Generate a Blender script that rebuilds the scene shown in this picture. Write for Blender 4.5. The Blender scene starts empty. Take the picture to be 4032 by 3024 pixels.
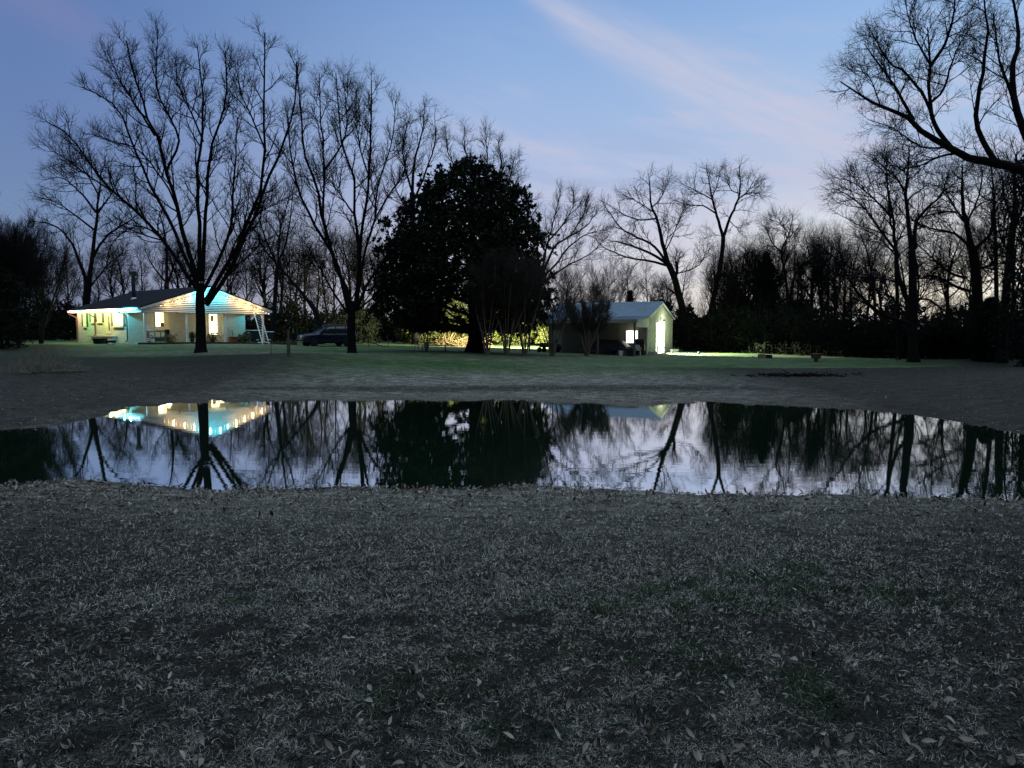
import bpy, bmesh, math, random
import numpy as np
from mathutils import Vector, Matrix
R = math.radians
scn = bpy.context.scene
COL = scn.collection
rnd = random.Random(7)
# ------------------------------------------------------------------ camera
F = 2912.0                      # focal length in source pixels (4032 x 3024)
PITCH = math.atan(203.0 / F)    # looking slightly down
CAMZ = 2.5                      # height above the pond's surface
cam = bpy.data.cameras.new('camera')
cam.sensor_width = 36.0
cam.lens = F / 4032.0 * 36.0
cam.clip_start = 0.05
cam.clip_end = 3000.0
cam_o = bpy.data.objects.new('camera', cam)
cam_o.location = (0, 0, CAMZ)
cam_o.rotation_euler = (math.pi / 2 - PITCH, 0, 0)
COL.objects.link(cam_o)
scn.camera = cam_o
scn.view_settings.view_transform = 'Standard'
scn.view_settings.look = 'None'
scn.view_settings.exposure = 0.0
scn.view_settings.gamma = 1.0
scn.view_settings.use_curve_mapping = False
scn.cycles.use_denoising = True
scn.cycles.max_bounces = 6
scn.cycles.diffuse_bounces = 2
scn.cycles.glossy_bounces = 3
scn.cycles.transparent_max_bounces = 4
scn.cycles.sample_clamp_indirect = 4.0
CP, SP = math.cos(PITCH), math.sin(PITCH)

def P(px, py, D):
    """world point seen at pixel (px,py), D metres ahead"""
    dx = (px - 2016.0) / F
    dv = (1512.0 - py) / F
    k = D / (CP + dv * SP)
    return np.array([dx * k, D, CAMZ + k * (-SP + dv * CP)])

def XD(px, D):
    """x on the ground near the horizon for pixel column px at distance D"""
    return (px - 2016.0) / F * D * 1.0

# ------------------------------------------------------------------ world: dusk sky
world = bpy.data.worlds.new('World')
scn.world = world
world.use_nodes = True
def build_world():
    nt = world.node_tree
    N, Lk = nt.nodes, nt.links
    N.clear()
    def m(op, a, b=None, c=None):
        n = N.new('ShaderNodeMath'); n.operation = op
        for i, v in enumerate((a, b, c)):
            if v is None: continue
            if isinstance(v, (int, float)): n.inputs[i].default_value = v
            else: Lk.new(v, n.inputs[i])
        return n.outputs[0]
    def ramp(fac, stops):
        n = N.new('ShaderNodeValToRGB')
        el = n.color_ramp.elements
        while len(el) > 1: el.remove(el[-1])
        for i, (p, c) in enumerate(stops):
            e = el[0] if i == 0 else el.new(p)
            e.position = p; e.color = (c[0], c[1], c[2], 1)
        Lk.new(fac, n.inputs[0])
        return n.outputs[0]
    def mix(f, a, b, mode='MIX'):
        n = N.new('ShaderNodeMix'); n.data_type = 'RGBA'; n.blend_type = mode
        if isinstance(f, (int, float)): n.inputs[0].default_value = f
        else: Lk.new(f, n.inputs[0])
        for i, v in ((6, a), (7, b)):
            if isinstance(v, tuple): n.inputs[i].default_value = (*v, 1)
            else: Lk.new(v, n.inputs[i])
        return n.outputs[2]
    def sstep(x, a, b):
        n = N.new('ShaderNodeMapRange'); n.interpolation_type = 'SMOOTHSTEP'
        Lk.new(x, n.inputs[0]); n.inputs[1].default_value = a; n.inputs[2].default_value = b
        return n.outputs[0]
    tc = N.new('ShaderNodeTexCoord')
    sx = N.new('ShaderNodeSeparateXYZ'); Lk.new(tc.outputs['Generated'], sx.inputs[0])
    az = m('MULTIPLY', m('ARCTAN2', sx.outputs[0], sx.outputs[1]), 57.29578)
    el = m('MULTIPLY', m('ARCSINE', sx.outputs[2]), 57.29578)
    t = m('DIVIDE', m('ADD', el, 5.0), 95.0)
    e = lambda d: (d + 5.0) / 95.0
    zen = (.66, .84, 1.06)
    west = ramp(t, [(0, (.90, .77, .60)), (e(1), (.98, .87, .70)), (e(4), (1.0, .95, .83)), (e(7), (.84, .86, .86)),
                    (e(11), (.47, .57, .77)), (e(16), (.38, .54, .80)), (e(23), (.28, .47, .79)), (e(38), (.16, .28, .55)), (e(50), zen), (1, zen)])
    mid = ramp(t, [(0, (.54, .49, .52)), (e(3), (.60, .58, .64)), (e(6), (.57, .59, .70)), (e(9), (.49, .54, .74)),
                   (e(13), (.40, .51, .76)), (e(18), (.31, .46, .74)), (e(25), (.20, .36, .68)), (e(38), (.13, .24, .52)), (e(50), zen), (1, zen)])
    east = ramp(t, [(0, (.20, .21, .33)), (e(4), (.215, .26, .40)), (e(8), (.175, .265, .455)), (e(13), (.145, .23, .455)),
                    (e(20), (.115, .205, .45)), (e(32), (.08, .15, .36)), (e(50), zen), (1, zen)])
    back = ramp(t, [(0, (.10, .11, .17)), (e(8), (.09, .11, .19)), (e(30), (.08, .11, .20)), (e(50), zen), (1, zen)])
    c = mix(sstep(az, -34.0, 2.0), east, mid)
    c = mix(sstep(az, -2.0, 33.0), c, west)
    aaz = m('ABSOLUTE', az)
    c = mix(sstep(aaz, 62.0, 115.0), c, back)
    # cloud streaks
    cv = N.new('ShaderNodeCombineXYZ')
    Lk.new(m('MULTIPLY', m('ADD', az, m('MULTIPLY', el, 0.9)), .045), cv.inputs[0]); Lk.new(m('MULTIPLY', m('ADD', el, m('MULTIPLY', az, .12)), .25), cv.inputs[1])
    nz = N.new('ShaderNodeTexNoise'); nz.inputs['Scale'].default_value = 1.6; nz.inputs['Detail'].default_value = 5
    Lk.new(cv.outputs[0], nz.inputs['Vector'])
    nf = nz.outputs[0]
    cw = N.new('ShaderNodeCombineXYZ')
    Lk.new(m('MULTIPLY', m('SUBTRACT', az, m('MULTIPLY', el, .5)), .05), cw.inputs[0]); Lk.new(m('MULTIPLY', m('ADD', el, m('MULTIPLY', az, .49)), .42), cw.inputs[1])
    nw = N.new('ShaderNodeTexNoise'); nw.inputs['Scale'].default_value = 2.2; nw.inputs['Detail'].default_value = 7; nw.inputs['Roughness'].default_value = .6
    Lk.new(cw.outputs[0], nw.inputs['Vector']); wisp = nw.outputs[0]
    cen = m('SUBTRACT', 24.6, m('MULTIPLY', az, .49))
    d = m('DIVIDE', m('SUBTRACT', el, cen), m('ADD', .8, m('MULTIPLY', m('ABSOLUTE', az), .11)))
    g = m('EXPONENT', m('MULTIPLY', m('MULTIPLY', d, d), -1.0))
    g = m('MULTIPLY', g, m('MULTIPLY', sstep(az, -3.0, 5.0), m('SUBTRACT', 1.0, sstep(az, 20.0, 29.0))))
    g = m('MULTIPLY', g, m('ADD', .15, m('MULTIPLY', wisp, 1.3)))
    c = mix(m('MULTIPLY', g, .62), c, (.62, .61, .73))
    lo = m('MULTIPLY', m('SUBTRACT', 1.0, sstep(el, 12.0, 24.0)), sstep(m('ADD', m('MULTIPLY', nf, .7), m('MULTIPLY', wisp, .3)), .45, .64))
    c = mix(m('MULTIPLY', lo, m('MULTIPLY', sstep(az, -14.0, 8.0), .60)), c, (.60, .58, .71))
    dk = m('MULTIPLY', m('MULTIPLY', sstep(el, 3.0, 6.0), m('SUBTRACT', 1.0, sstep(el, 10.0, 16.0))), sstep(m('SUBTRACT', 1.0, nf), .50, .66))
    c = mix(m('MULTIPLY', dk, m('MULTIPLY', sstep(az, -12.0, 6.0), .35)), c, (.27, .31, .47))
    # faint pink wisp far left
    d2 = m('DIVIDE', m('SUBTRACT', el, m('SUBTRACT', 10.0, m('MULTIPLY', az, .32))), 1.6)
    g2 = m('MULTIPLY', m('EXPONENT', m('MULTIPLY', m('MULTIPLY', d2, d2), -1.0)), m('SUBTRACT', 1.0, sstep(az, -32.0, -24.0)))
    c = mix(m('MULTIPLY', g2, .22), c, (.33, .27, .42))
    bg = N.new('ShaderNodeBackground'); Lk.new(c, bg.inputs[0]); bg.inputs[1].default_value = 1.0
    out = N.new('ShaderNodeOutputWorld'); Lk.new(bg.outputs[0], out.inputs[0])
build_world()

# ------------------------------------------------------------------ helpers
def tag(o, label=None, cat=None, group=None, kind=None):
    if label: o['label'] = label
    if cat: o['category'] = cat
    if group: o['group'] = group
    if kind: o['kind'] = kind
    return o
def empty(name, loc, rz=0.0, label=None, cat=None, group=None):
    o = bpy.data.objects.new(name, None)
    o.empty_display_size = .2
    o.location = loc; o.rotation_euler = (0, 0, rz)
    COL.objects.link(o)
    return tag(o, label, cat, group)
def link_mesh(name, me, material, parent=None):
    o = bpy.data.objects.new(name, me)
    if material: me.materials.append(material)
    COL.objects.link(o)
    if parent: o.parent = parent
    return o
def copy_tree(o, parent=None):
    c = o.copy(); COL.objects.link(c); c.parent = parent
    for ch in list(o.children): copy_tree(ch, c)
    return c
def mesh_np(name, V, Q, material, parent=None, smooth=False, attrs=None):
    me = bpy.data.meshes.new(name)
    V = np.asarray(V, dtype=np.float32); Q = np.asarray(Q, dtype=np.int32)
    k = Q.shape[1]
    me.vertices.add(len(V)); me.vertices.foreach_set('co', V.ravel())
    me.loops.add(Q.size); me.loops.foreach_set('vertex_index', Q.ravel())
    me.polygons.add(len(Q))
    me.polygons.foreach_set('loop_start', np.arange(0, Q.size, k, dtype=np.int32))
    if smooth: me.polygons.foreach_set('use_smooth', np.ones(len(Q), dtype=bool))
    if attrs:
        for an, vals in attrs.items():
            a = me.attributes.new(an, 'FLOAT', 'POINT')
            a.data.foreach_set('value', np.asarray(vals, dtype=np.float32))
    me.update(calc_edges=True)
    return link_mesh(name, me, material, parent)

class MB:
    def __init__(s): s.v = []; s.f = []
    def add(s, vs, fs):
        b = len(s.v); s.v += [tuple(map(float, q)) for q in vs]; s.f += [tuple(i + b for i in q) for q in fs]; return s
    def box(s, x0, x1, y0, y1, z0, z1):
        return s.add([(x0, y0, z0), (x1, y0, z0), (x1, y1, z0), (x0, y1, z0), (x0, y0, z1), (x1, y0, z1), (x1, y1, z1), (x0, y1, z1)],
                     [(3, 2, 1, 0), (4, 5, 6, 7), (0, 1, 5, 4), (1, 2, 6, 5), (2, 3, 7, 6), (3, 0, 4, 7)])
    def hexa(s, pts):
        return s.add(pts, [(3, 2, 1, 0), (4, 5, 6, 7), (0, 1, 5, 4), (1, 2, 6, 5), (2, 3, 7, 6), (3, 0, 4, 7)])
    def prism(s, poly, axis, a, b):
        def mk(p, c): return {'x': (c, p[0], p[1]), 'y': (p[0], c, p[1]), 'z': (p[0], p[1], c)}[axis]
        n = len(poly)
        vs = [mk(p, a) for p in poly] + [mk(p, b) for p in poly]
        fs = [tuple(range(n - 1, -1, -1)), tuple(range(n, 2 * n))] + [(i, (i + 1) % n, n + (i + 1) % n, n + i) for i in range(n)]
        return s.add(vs, fs)
    def tube(s, pts, r, k=6, cap=True):
        pts = [Vector(p) for p in pts]; n = len(pts)
        rs = r if isinstance(r, (list, tuple)) else [r] * n
        b = len(s.v)
        ref = (pts[-1] - pts[0]).orthogonal().normalized()
        for i, p in enumerate(pts):
            t = (pts[min(i + 1, n - 1)] - pts[max(i - 1, 0)]).normalized()
            n1 = (ref - t * ref.dot(t)).normalized(); n2 = t.cross(n1)
            for j in range(k):
                a = 2 * math.pi * j / k
                s.v.append(tuple(p + (n1 * math.cos(a) + n2 * math.sin(a)) * rs[i]))
        for i in range(n - 1):
            for j in range(k):
                s.f.append((b + i * k + j, b + i * k + (j + 1) % k, b + (i + 1) * k + (j + 1) % k, b + (i + 1) * k + j))
        if cap:
            s.f.append(tuple(b + j for j in range(k - 1, -1, -1))); s.f.append(tuple(b + (n - 1) * k + j for j in range(k)))
        return s
    def lathe(s, prof, c=(0, 0, 0), k=16, axis='z'):
        b = len(s.v)
        for r, h in prof:
            for j in range(k):
                a = 2 * math.pi * j / k
                p = (r * math.cos(a), r * math.sin(a), h)
                if axis == 'y': p = (p[0], p[2], p[1])
                if axis == 'x': p = (p[2], p[0], p[1])
                s.v.append((p[0] + c[0], p[1] + c[1], p[2] + c[2]))
        n = len(prof)
        for i in range(n - 1):
            for j in range(k):
                s.f.append((b + i * k + j, b + i * k + (j + 1) % k, b + (i + 1) * k + (j + 1) % k, b + (i + 1) * k + j))
        s.f.append(tuple(b + j for j in range(k - 1, -1, -1))); s.f.append(tuple(b + (n - 1) * k + j for j in range(k)))
        return s
    def build(s, name, material, parent=None, bevel=0.0, smooth=False, loc=None, rz=0.0):
        me = bpy.data.meshes.new(name)
        me.from_pydata(s.v, [], s.f)
        bm = bmesh.new(); bm.from_mesh(me)
        bmesh.ops.recalc_face_normals(bm, faces=bm.faces)
        if bevel > 0:
            bmesh.ops.bevel(bm, geom=[e for e in bm.edges if e.calc_face_angle(0) > .5], offset=bevel, segments=2, affect='EDGES', clamp_overlap=True)
        if smooth:
            for f in bm.faces: f.smooth = True
        bm.to_mesh(me); bm.free()
        o = link_mesh(name, me, material, parent)
        if loc is not None: o.location = loc
        o.rotation_euler = (0, 0, rz)
        return o

# ------------------------------------------------------------------ materials
def mat(name, col, rough=.7, metal=0.0, var=.25, scale=6.0, bump=0.0, bscale=None, spec=.3, trans=0.0):
    ma = bpy.data.materials.new(name); ma.use_nodes = True
    nt = ma.node_tree; N, L = nt.nodes, nt.links
    b = N['Principled BSDF']
    b.inputs['Roughness'].default_value = rough; b.inputs['Metallic'].default_value = metal
    b.inputs['Specular IOR Level'].default_value = spec
    tc = N.new('ShaderNodeTexCoord')
    nz = N.new('ShaderNodeTexNoise'); nz.inputs['Scale'].default_value = scale; nz.inputs['Detail'].default_value = 6
    L.new(tc.outputs['Object'], nz.inputs['Vector'])
    rp = N.new('ShaderNodeValToRGB')
    rp.color_ramp.elements[0].position = .3; rp.color_ramp.elements[1].position = .72
    rp.color_ramp.elements[0].color = (*[max(0, c * (1 - var)) for c in col], 1)
    rp.color_ramp.elements[1].color = (*[min(1, c * (1 + var)) for c in col], 1)
    L.new(nz.outputs[0], rp.inputs[0]); L.new(rp.outputs[0], b.inputs['Base Color'])
    if bump > 0:
        n2 = N.new('ShaderNodeTexNoise'); n2.inputs['Scale'].default_value = bscale or scale * 3; n2.inputs['Detail'].default_value = 4
        L.new(tc.outputs['Object'], n2.inputs['Vector'])
        bp = N.new('ShaderNodeBump'); bp.inputs['Strength'].default_value = bump; bp.inputs['Distance'].default_value = .02
        L.new(n2.outputs[0], bp.inputs['Height']); L.new(bp.outputs[0], b.inputs['Normal'])
    return ma
def emit(name, col, strength):
    ma = bpy.data.materials.new(name); ma.use_nodes = True
    nt = ma.node_tree; N, L = nt.nodes, nt.links
    b = N['Principled BSDF']; b.inputs['Base Color'].default_value = (*[min(1, c) * .8 for c in col], 1)
    b.inputs['Emission Color'].default_value = (*col, 1); b.inputs['Emission Strength'].default_value = strength
    b.inputs['Roughness'].default_value = .4
    return ma
M = {}
M['bark'] = mat('bark', (.009, .008, .0074), .95, var=.35, scale=5, bump=.6, bscale=14, spec=.1)
M['twig'] = mat('twig', (.008, .0072, .0068), .95, var=.2, spec=.1)
M['pale_bark'] = mat('pale_bark', (.10, .09, .075), .9, var=.4, scale=4, bump=.4, spec=.1)
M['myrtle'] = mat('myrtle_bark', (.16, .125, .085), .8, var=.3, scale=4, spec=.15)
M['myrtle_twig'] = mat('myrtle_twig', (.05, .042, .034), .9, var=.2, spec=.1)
M['roof'] = mat('dark_shingle', (.018, .019, .023), .95, var=.35, scale=9, bump=.5, bscale=25, spec=.1)
M['white'] = mat('white_paint', (.74, .72, .66), .55, var=.06, scale=3)
M['white_metal'] = mat('white_metal', (.72, .72, .70), .4, var=.06, scale=3)
M['frame'] = mat('cream_frame', (.66, .58, .40), .55, var=.08)
M['shutter'] = mat('dark_shutter', (.035, .035, .04), .6, var=.2)
M['brown_metal'] = mat('brown_metal', (.10, .055, .04), .5, var=.15)
M['steel'] = mat('steel', (.42, .43, .45), .45, .8, var=.15)
M['alu'] = mat('aluminium', (.62, .63, .64), .4, .5, var=.08)
M['concrete'] = mat('concrete', (.40, .37, .31), .9, var=.2, scale=4, bump=.3)
M['black'] = mat('black_plastic', (.018, .018, .02), .5, var=.2)
M['black_metal'] = mat('black_metal', (.02, .022, .03), .45, .2, var=.2)
M['green_metal'] = mat('green_metal', (.02, .10, .07), .45, .1, var=.2)
M['timber'] = mat('landscape_timber', (.06, .04, .028), .9, var=.35, scale=3, bump=.4)
M['post'] = mat('weathered_post', (.10, .085, .065), .9, var=.3, scale=4, bump=.5)
M['terracotta'] = mat('terracotta', (.30, .11, .065), .8, var=.25)
M['brickred'] = mat('red_brick', (.26, .10, .055), .85, var=.35, scale=10, bump=.3)
M['blue'] = mat('blue_cloth', (.03, .13, .45), .7, var=.15)
M['tub'] = mat('dark_tub', (.012, .010, .009), .8, var=.25)
M['dry_plant'] = mat('dry_plant', (.23, .16, .075), .9, var=.4, scale=9)
M['leaf_shrub'] = mat('shrub_leaf', (.06, .085, .03), .7, var=.5, scale=5)
M['magnolia'] = mat('magnolia_leaf', (.013, .022, .009), .6, var=.5, scale=1.2, spec=.15)
M['cedar'] = mat('cedar_leaf', (.014, .022, .015), .9, var=.5, scale=1.5, spec=.1)
M['under'] = mat('undergrowth_leaf', (.012, .015, .011), .95, var=.6, scale=.4, spec=.05)
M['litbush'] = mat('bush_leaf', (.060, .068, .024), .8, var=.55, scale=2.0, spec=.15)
M['brush'] = mat('dead_brush', (.20, .14, .08), .9, var=.45, scale=3)
M['reed'] = mat('dry_reed', (.20, .18, .13), .9, var=.4, scale=6)
M['car'] = mat('navy_car_paint', (.010, .014, .035), .18, .3, var=.05, spec=.6)
M['carglass'] = mat('car_glass', (.02, .025, .03), .05, 0, var=.05, spec=.8)
M['chrome'] = mat('chrome', (.6, .6, .62), .2, 1, var=.05)
M['tyre'] = mat('tyre', (.012, .012, .012), .9, var=.15)
M['metal_roof'] = mat('blue_metal_roof', (.18, .25, .30), .50, .25, var=.12, scale=1.2, spec=.4)
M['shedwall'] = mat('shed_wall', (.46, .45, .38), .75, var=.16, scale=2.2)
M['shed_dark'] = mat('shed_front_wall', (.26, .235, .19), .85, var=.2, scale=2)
M['leaf_litter'] = mat('dead_leaf', (.24, .20, .16), .8, var=.6, scale=20)
M['redwood'] = mat('red_planter', (.22, .085, .05), .8, var=.3)

def brick_mat():
    ma = bpy.data.materials.new('white_painted_brick'); ma.use_nodes = True
    nt = ma.node_tree; N, L = nt.nodes, nt.links; b = N['Principled BSDF']
    b.inputs['Roughness'].default_value = .75
    tc = N.new('ShaderNodeTexCoord'); sp = N.new('ShaderNodeSeparateXYZ'); cb = N.new('ShaderNodeCombineXYZ'); ad = N.new('ShaderNodeMath')
    L.new(tc.outputs['Object'], sp.inputs[0]); L.new(sp.outputs[0], ad.inputs[0]); L.new(sp.outputs[1], ad.inputs[1])
    L.new(ad.outputs[0], cb.inputs[0]); L.new(sp.outputs[2], cb.inputs[1])
    br = N.new('ShaderNodeTexBrick'); br.inputs['Scale'].default_value = 1.0
    br.inputs['Brick Width'].default_value = .42; br.inputs['Row Height'].default_value = .15; br.inputs['Mortar Size'].default_value = .012
    br.inputs['Color1'].default_value = (.60, .57, .49, 1); br.inputs['Color2'].default_value = (.52, .49, .42, 1); br.inputs['Mortar'].default_value = (.42, .40, .34, 1)
    L.new(cb.outputs[0], br.inputs['Vector'])
    nz = N.new('ShaderNodeTexNoise'); nz.inputs['Scale'].default_value = 2.5; nz.inputs['Detail'].default_value = 6; L.new(tc.outputs['Object'], nz.inputs['Vector'])
    mx = N.new('ShaderNodeMix'); mx.data_type = 'RGBA'; mx.blend_type = 'MULTIPLY'; mx.inputs[0].default_value = .5
    L.new(br.outputs[0], mx.inputs[6]); L.new(nz.outputs[0], mx.inputs[7])
    mm = N.new('ShaderNodeMix'); mm.data_type = 'RGBA'; mm.inputs[0].default_value = .7
    L.new(mx.outputs[2], mm.inputs[6]); L.new(br.outputs[0], mm.inputs[7])
    L.new(mm.outputs[2], b.inputs['Base Color'])
    bp = N.new('ShaderNodeBump'); bp.inputs['Strength'].default_value = .5; bp.inputs['Distance'].default_value = .02
    L.new(br.outputs[1], bp.inputs['Height']); bp.invert = True; L.new(bp.outputs[0], b.inputs['Normal'])
    return ma
M['brick'] = brick_mat()

# ------------------------------------------------------------------ terrain
def ctrl():
    c = []
    far = [(-700, 1780), (-300, 1725), (0, 1690), (101, 1694), (200, 1678), (280, 1663), (370, 1646), (462, 1622), (740, 1589), (1100, 1578), (1600, 1577), (2100, 1580), (2632, 1590), (3075, 1600), (3391, 1611),
           (3645, 1640), (3835, 1672), (4032, 1710), (4400, 1780)]
    near = [(-700, 1905), (0, 1905), (380, 1895), (640, 1914), (1000, 1926), (1500, 1918), (2100, 1918), (2632, 1935), (3200, 1952), (3600, 1960), (4032, 1966), (4500, 1960)]
    def shore(px, py):
        q = P(px, py, 1.0); k = CAMZ / (CAMZ - q[2]); return (q[0] * k, k, 0.0)
    fs = [shore(*a) for a in far]; ns = [shore(*a) for a in near]
    c += fs + ns
    for a in fs[2:-1]: c.append((a[0] * .93, a[1] * .90 if a[1] > 15 else a[1], -.30))
    for a in ns[1:-1]: c.append((a[0] * 1.1, a[1] * 1.12, -.30))
    for x in (-9, -3, 3, 9): c.append((x, 18, -.7))
    for x, y in ((-4, 18), (6, 20)): c.append((x, y + 3, -.7))
    # foot of the far bank (edge of the mud) and bank
    for px, py, D in [(-300, 1660, 20.2), (0, 1640, 21.2), (250, 1600, 24.2), (462, 1580, 26.0), (740, 1556, 28.6), (1300, 1547, 29.6), (2100, 1550, 29.3), (2632, 1560, 28.3), (3075, 1574, 26.8), (3391, 1582, 25.9), (3835, 1630, 22.0)]:
        q = P(px, py, D); c.append((q[0], D, max(.03, q[2])))
    for px, py, D in [(0, 1500, 32), (300, 1475, 35), (790, 1450, 37.5), (1137, 1450, 37), (1600, 1450, 38), (2100, 1455, 39), (2632, 1460, 39), (3000, 1465, 39), (3400, 1475, 37), (3900, 1490, 32),
                      (0, 1600, 23.6), (-400, 1600, 22.5), (462, 1540, 29.2), (4032, 1600, 23.6),
                      (100, 1392, 46), (300, 1385, 48), (790, 1388, 44), (1137, 1405, 39.5), (1387, 1392, 49), (1680, 1383, 51), (1870, 1388, 53), (1990, 1400, 48), (2176, 1402, 50), (2307, 1400, 53),
                      (2500, 1404, 59), (2549, 1395, 62), (2800, 1402, 58), (3000, 1412, 53), (3215, 1425, 48), (3580, 1425, 47), (3850, 1424, 48), (4100, 1440, 45)]:
        q = P(px, py, D); c.append(tuple(q))
    # house pad, car, background
    for px, D, z in [(570, 58, 1.58), (303, 66, 1.62), (500, 60, 1.60), (800, 62, 1.58), (1036, 66.5, 1.50), (700, 80, 1.65), (300, 85, 1.65), (1290, 64, 1.28), (1500, 62, 1.22), (1750, 68, 1.10), (2000, 68, 1.0),
                     (2250, 66, .80), (1900, 85, 1.2), (2646, 69, .66), (2900, 70, .70), (3300, 65, .70), (3600, 60, .72), (4000, 58, .75), (-200, 60, 1.60), (-400, 40, 1.5), (4500, 45, .8), (4500, 30, .75)]:
        c.append((XD(px, D), D, z))
    for x in (-70, -45, -20, 0, 20, 45, 70): c.append((x, 105, 1.4 if x < 5 else .9))
    # near bank
    for x in (-14, -9, -5, -2, 0, 2, 5, 9, 14):
        for y, z in ((0, .90), (2.5, .86), (5, .72), (7.5, .50), (9.8, .22)):
            if abs(x) < 3 or y in (0, 5, 9.8): c.append((x, y, z))
    for x in (-40, -20, 0, 20, 40): c.append((x, -8, 1.0))
    for x in (-40, 40): c.append((x, 5, .9)); c.append((x, 20, 1.0))
    return np.array(c)
CT = ctrl()
def _phi(r2): return .5 * r2 * np.log(r2 + 1e-9)
def _solve():
    X = CT[:, :2] / 30.0; n = len(X)
    d2 = ((X[:, None] - X[None]) ** 2).sum(-1)
    A = np.zeros((n + 3, n + 3)); A[:n, :n] = _phi(d2) + np.eye(n) * 2e-4
    A[:n, n] = 1; A[:n, n + 1:] = X; A[n, :n] = 1; A[n + 1:, :n] = X.T
    b = np.zeros(n + 3); b[:n] = CT[:, 2]
    return np.linalg.solve(A, b)
WT = _solve()
def zts(x, y):
    x = np.asarray(x, float).ravel(); y = np.asarray(y, float).ravel()
    yc = np.clip(y, -12, 106); xc = np.clip(x, -75, 75)
    out = np.empty(len(x)); X = CT[:, :2] / 30.0; n = len(X)
    for s in range(0, len(x), 20000):
        q = np.stack([xc[s:s + 20000], yc[s:s + 20000]], 1) / 30.0
        d2 = ((q[:, None] - X[None]) ** 2).sum(-1)
        out[s:s + 20000] = _phi(d2) @ WT[:n] + WT[n] + q @ WT[n + 1:]
    # ragged waterline
    nb = np.sin(x * 1.7 + 1.3 * np.sin(y * 1.1)) + .7 * np.sin(x * 4.3 + y * 2.1 + 1) + .5 * np.sin(x * 9.1 - y * 5.3) + .35 * np.sin(x * 17.0 + y * 9)
    return out + .020 * nb * np.exp(-(out / .13) ** 2)
def zt(x, y): return float(zts([x], [y])[0])
def G(px, D, dz=0.0):
    x = XD(px, D); return (x, D, zt(x, D) + dz)

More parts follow.
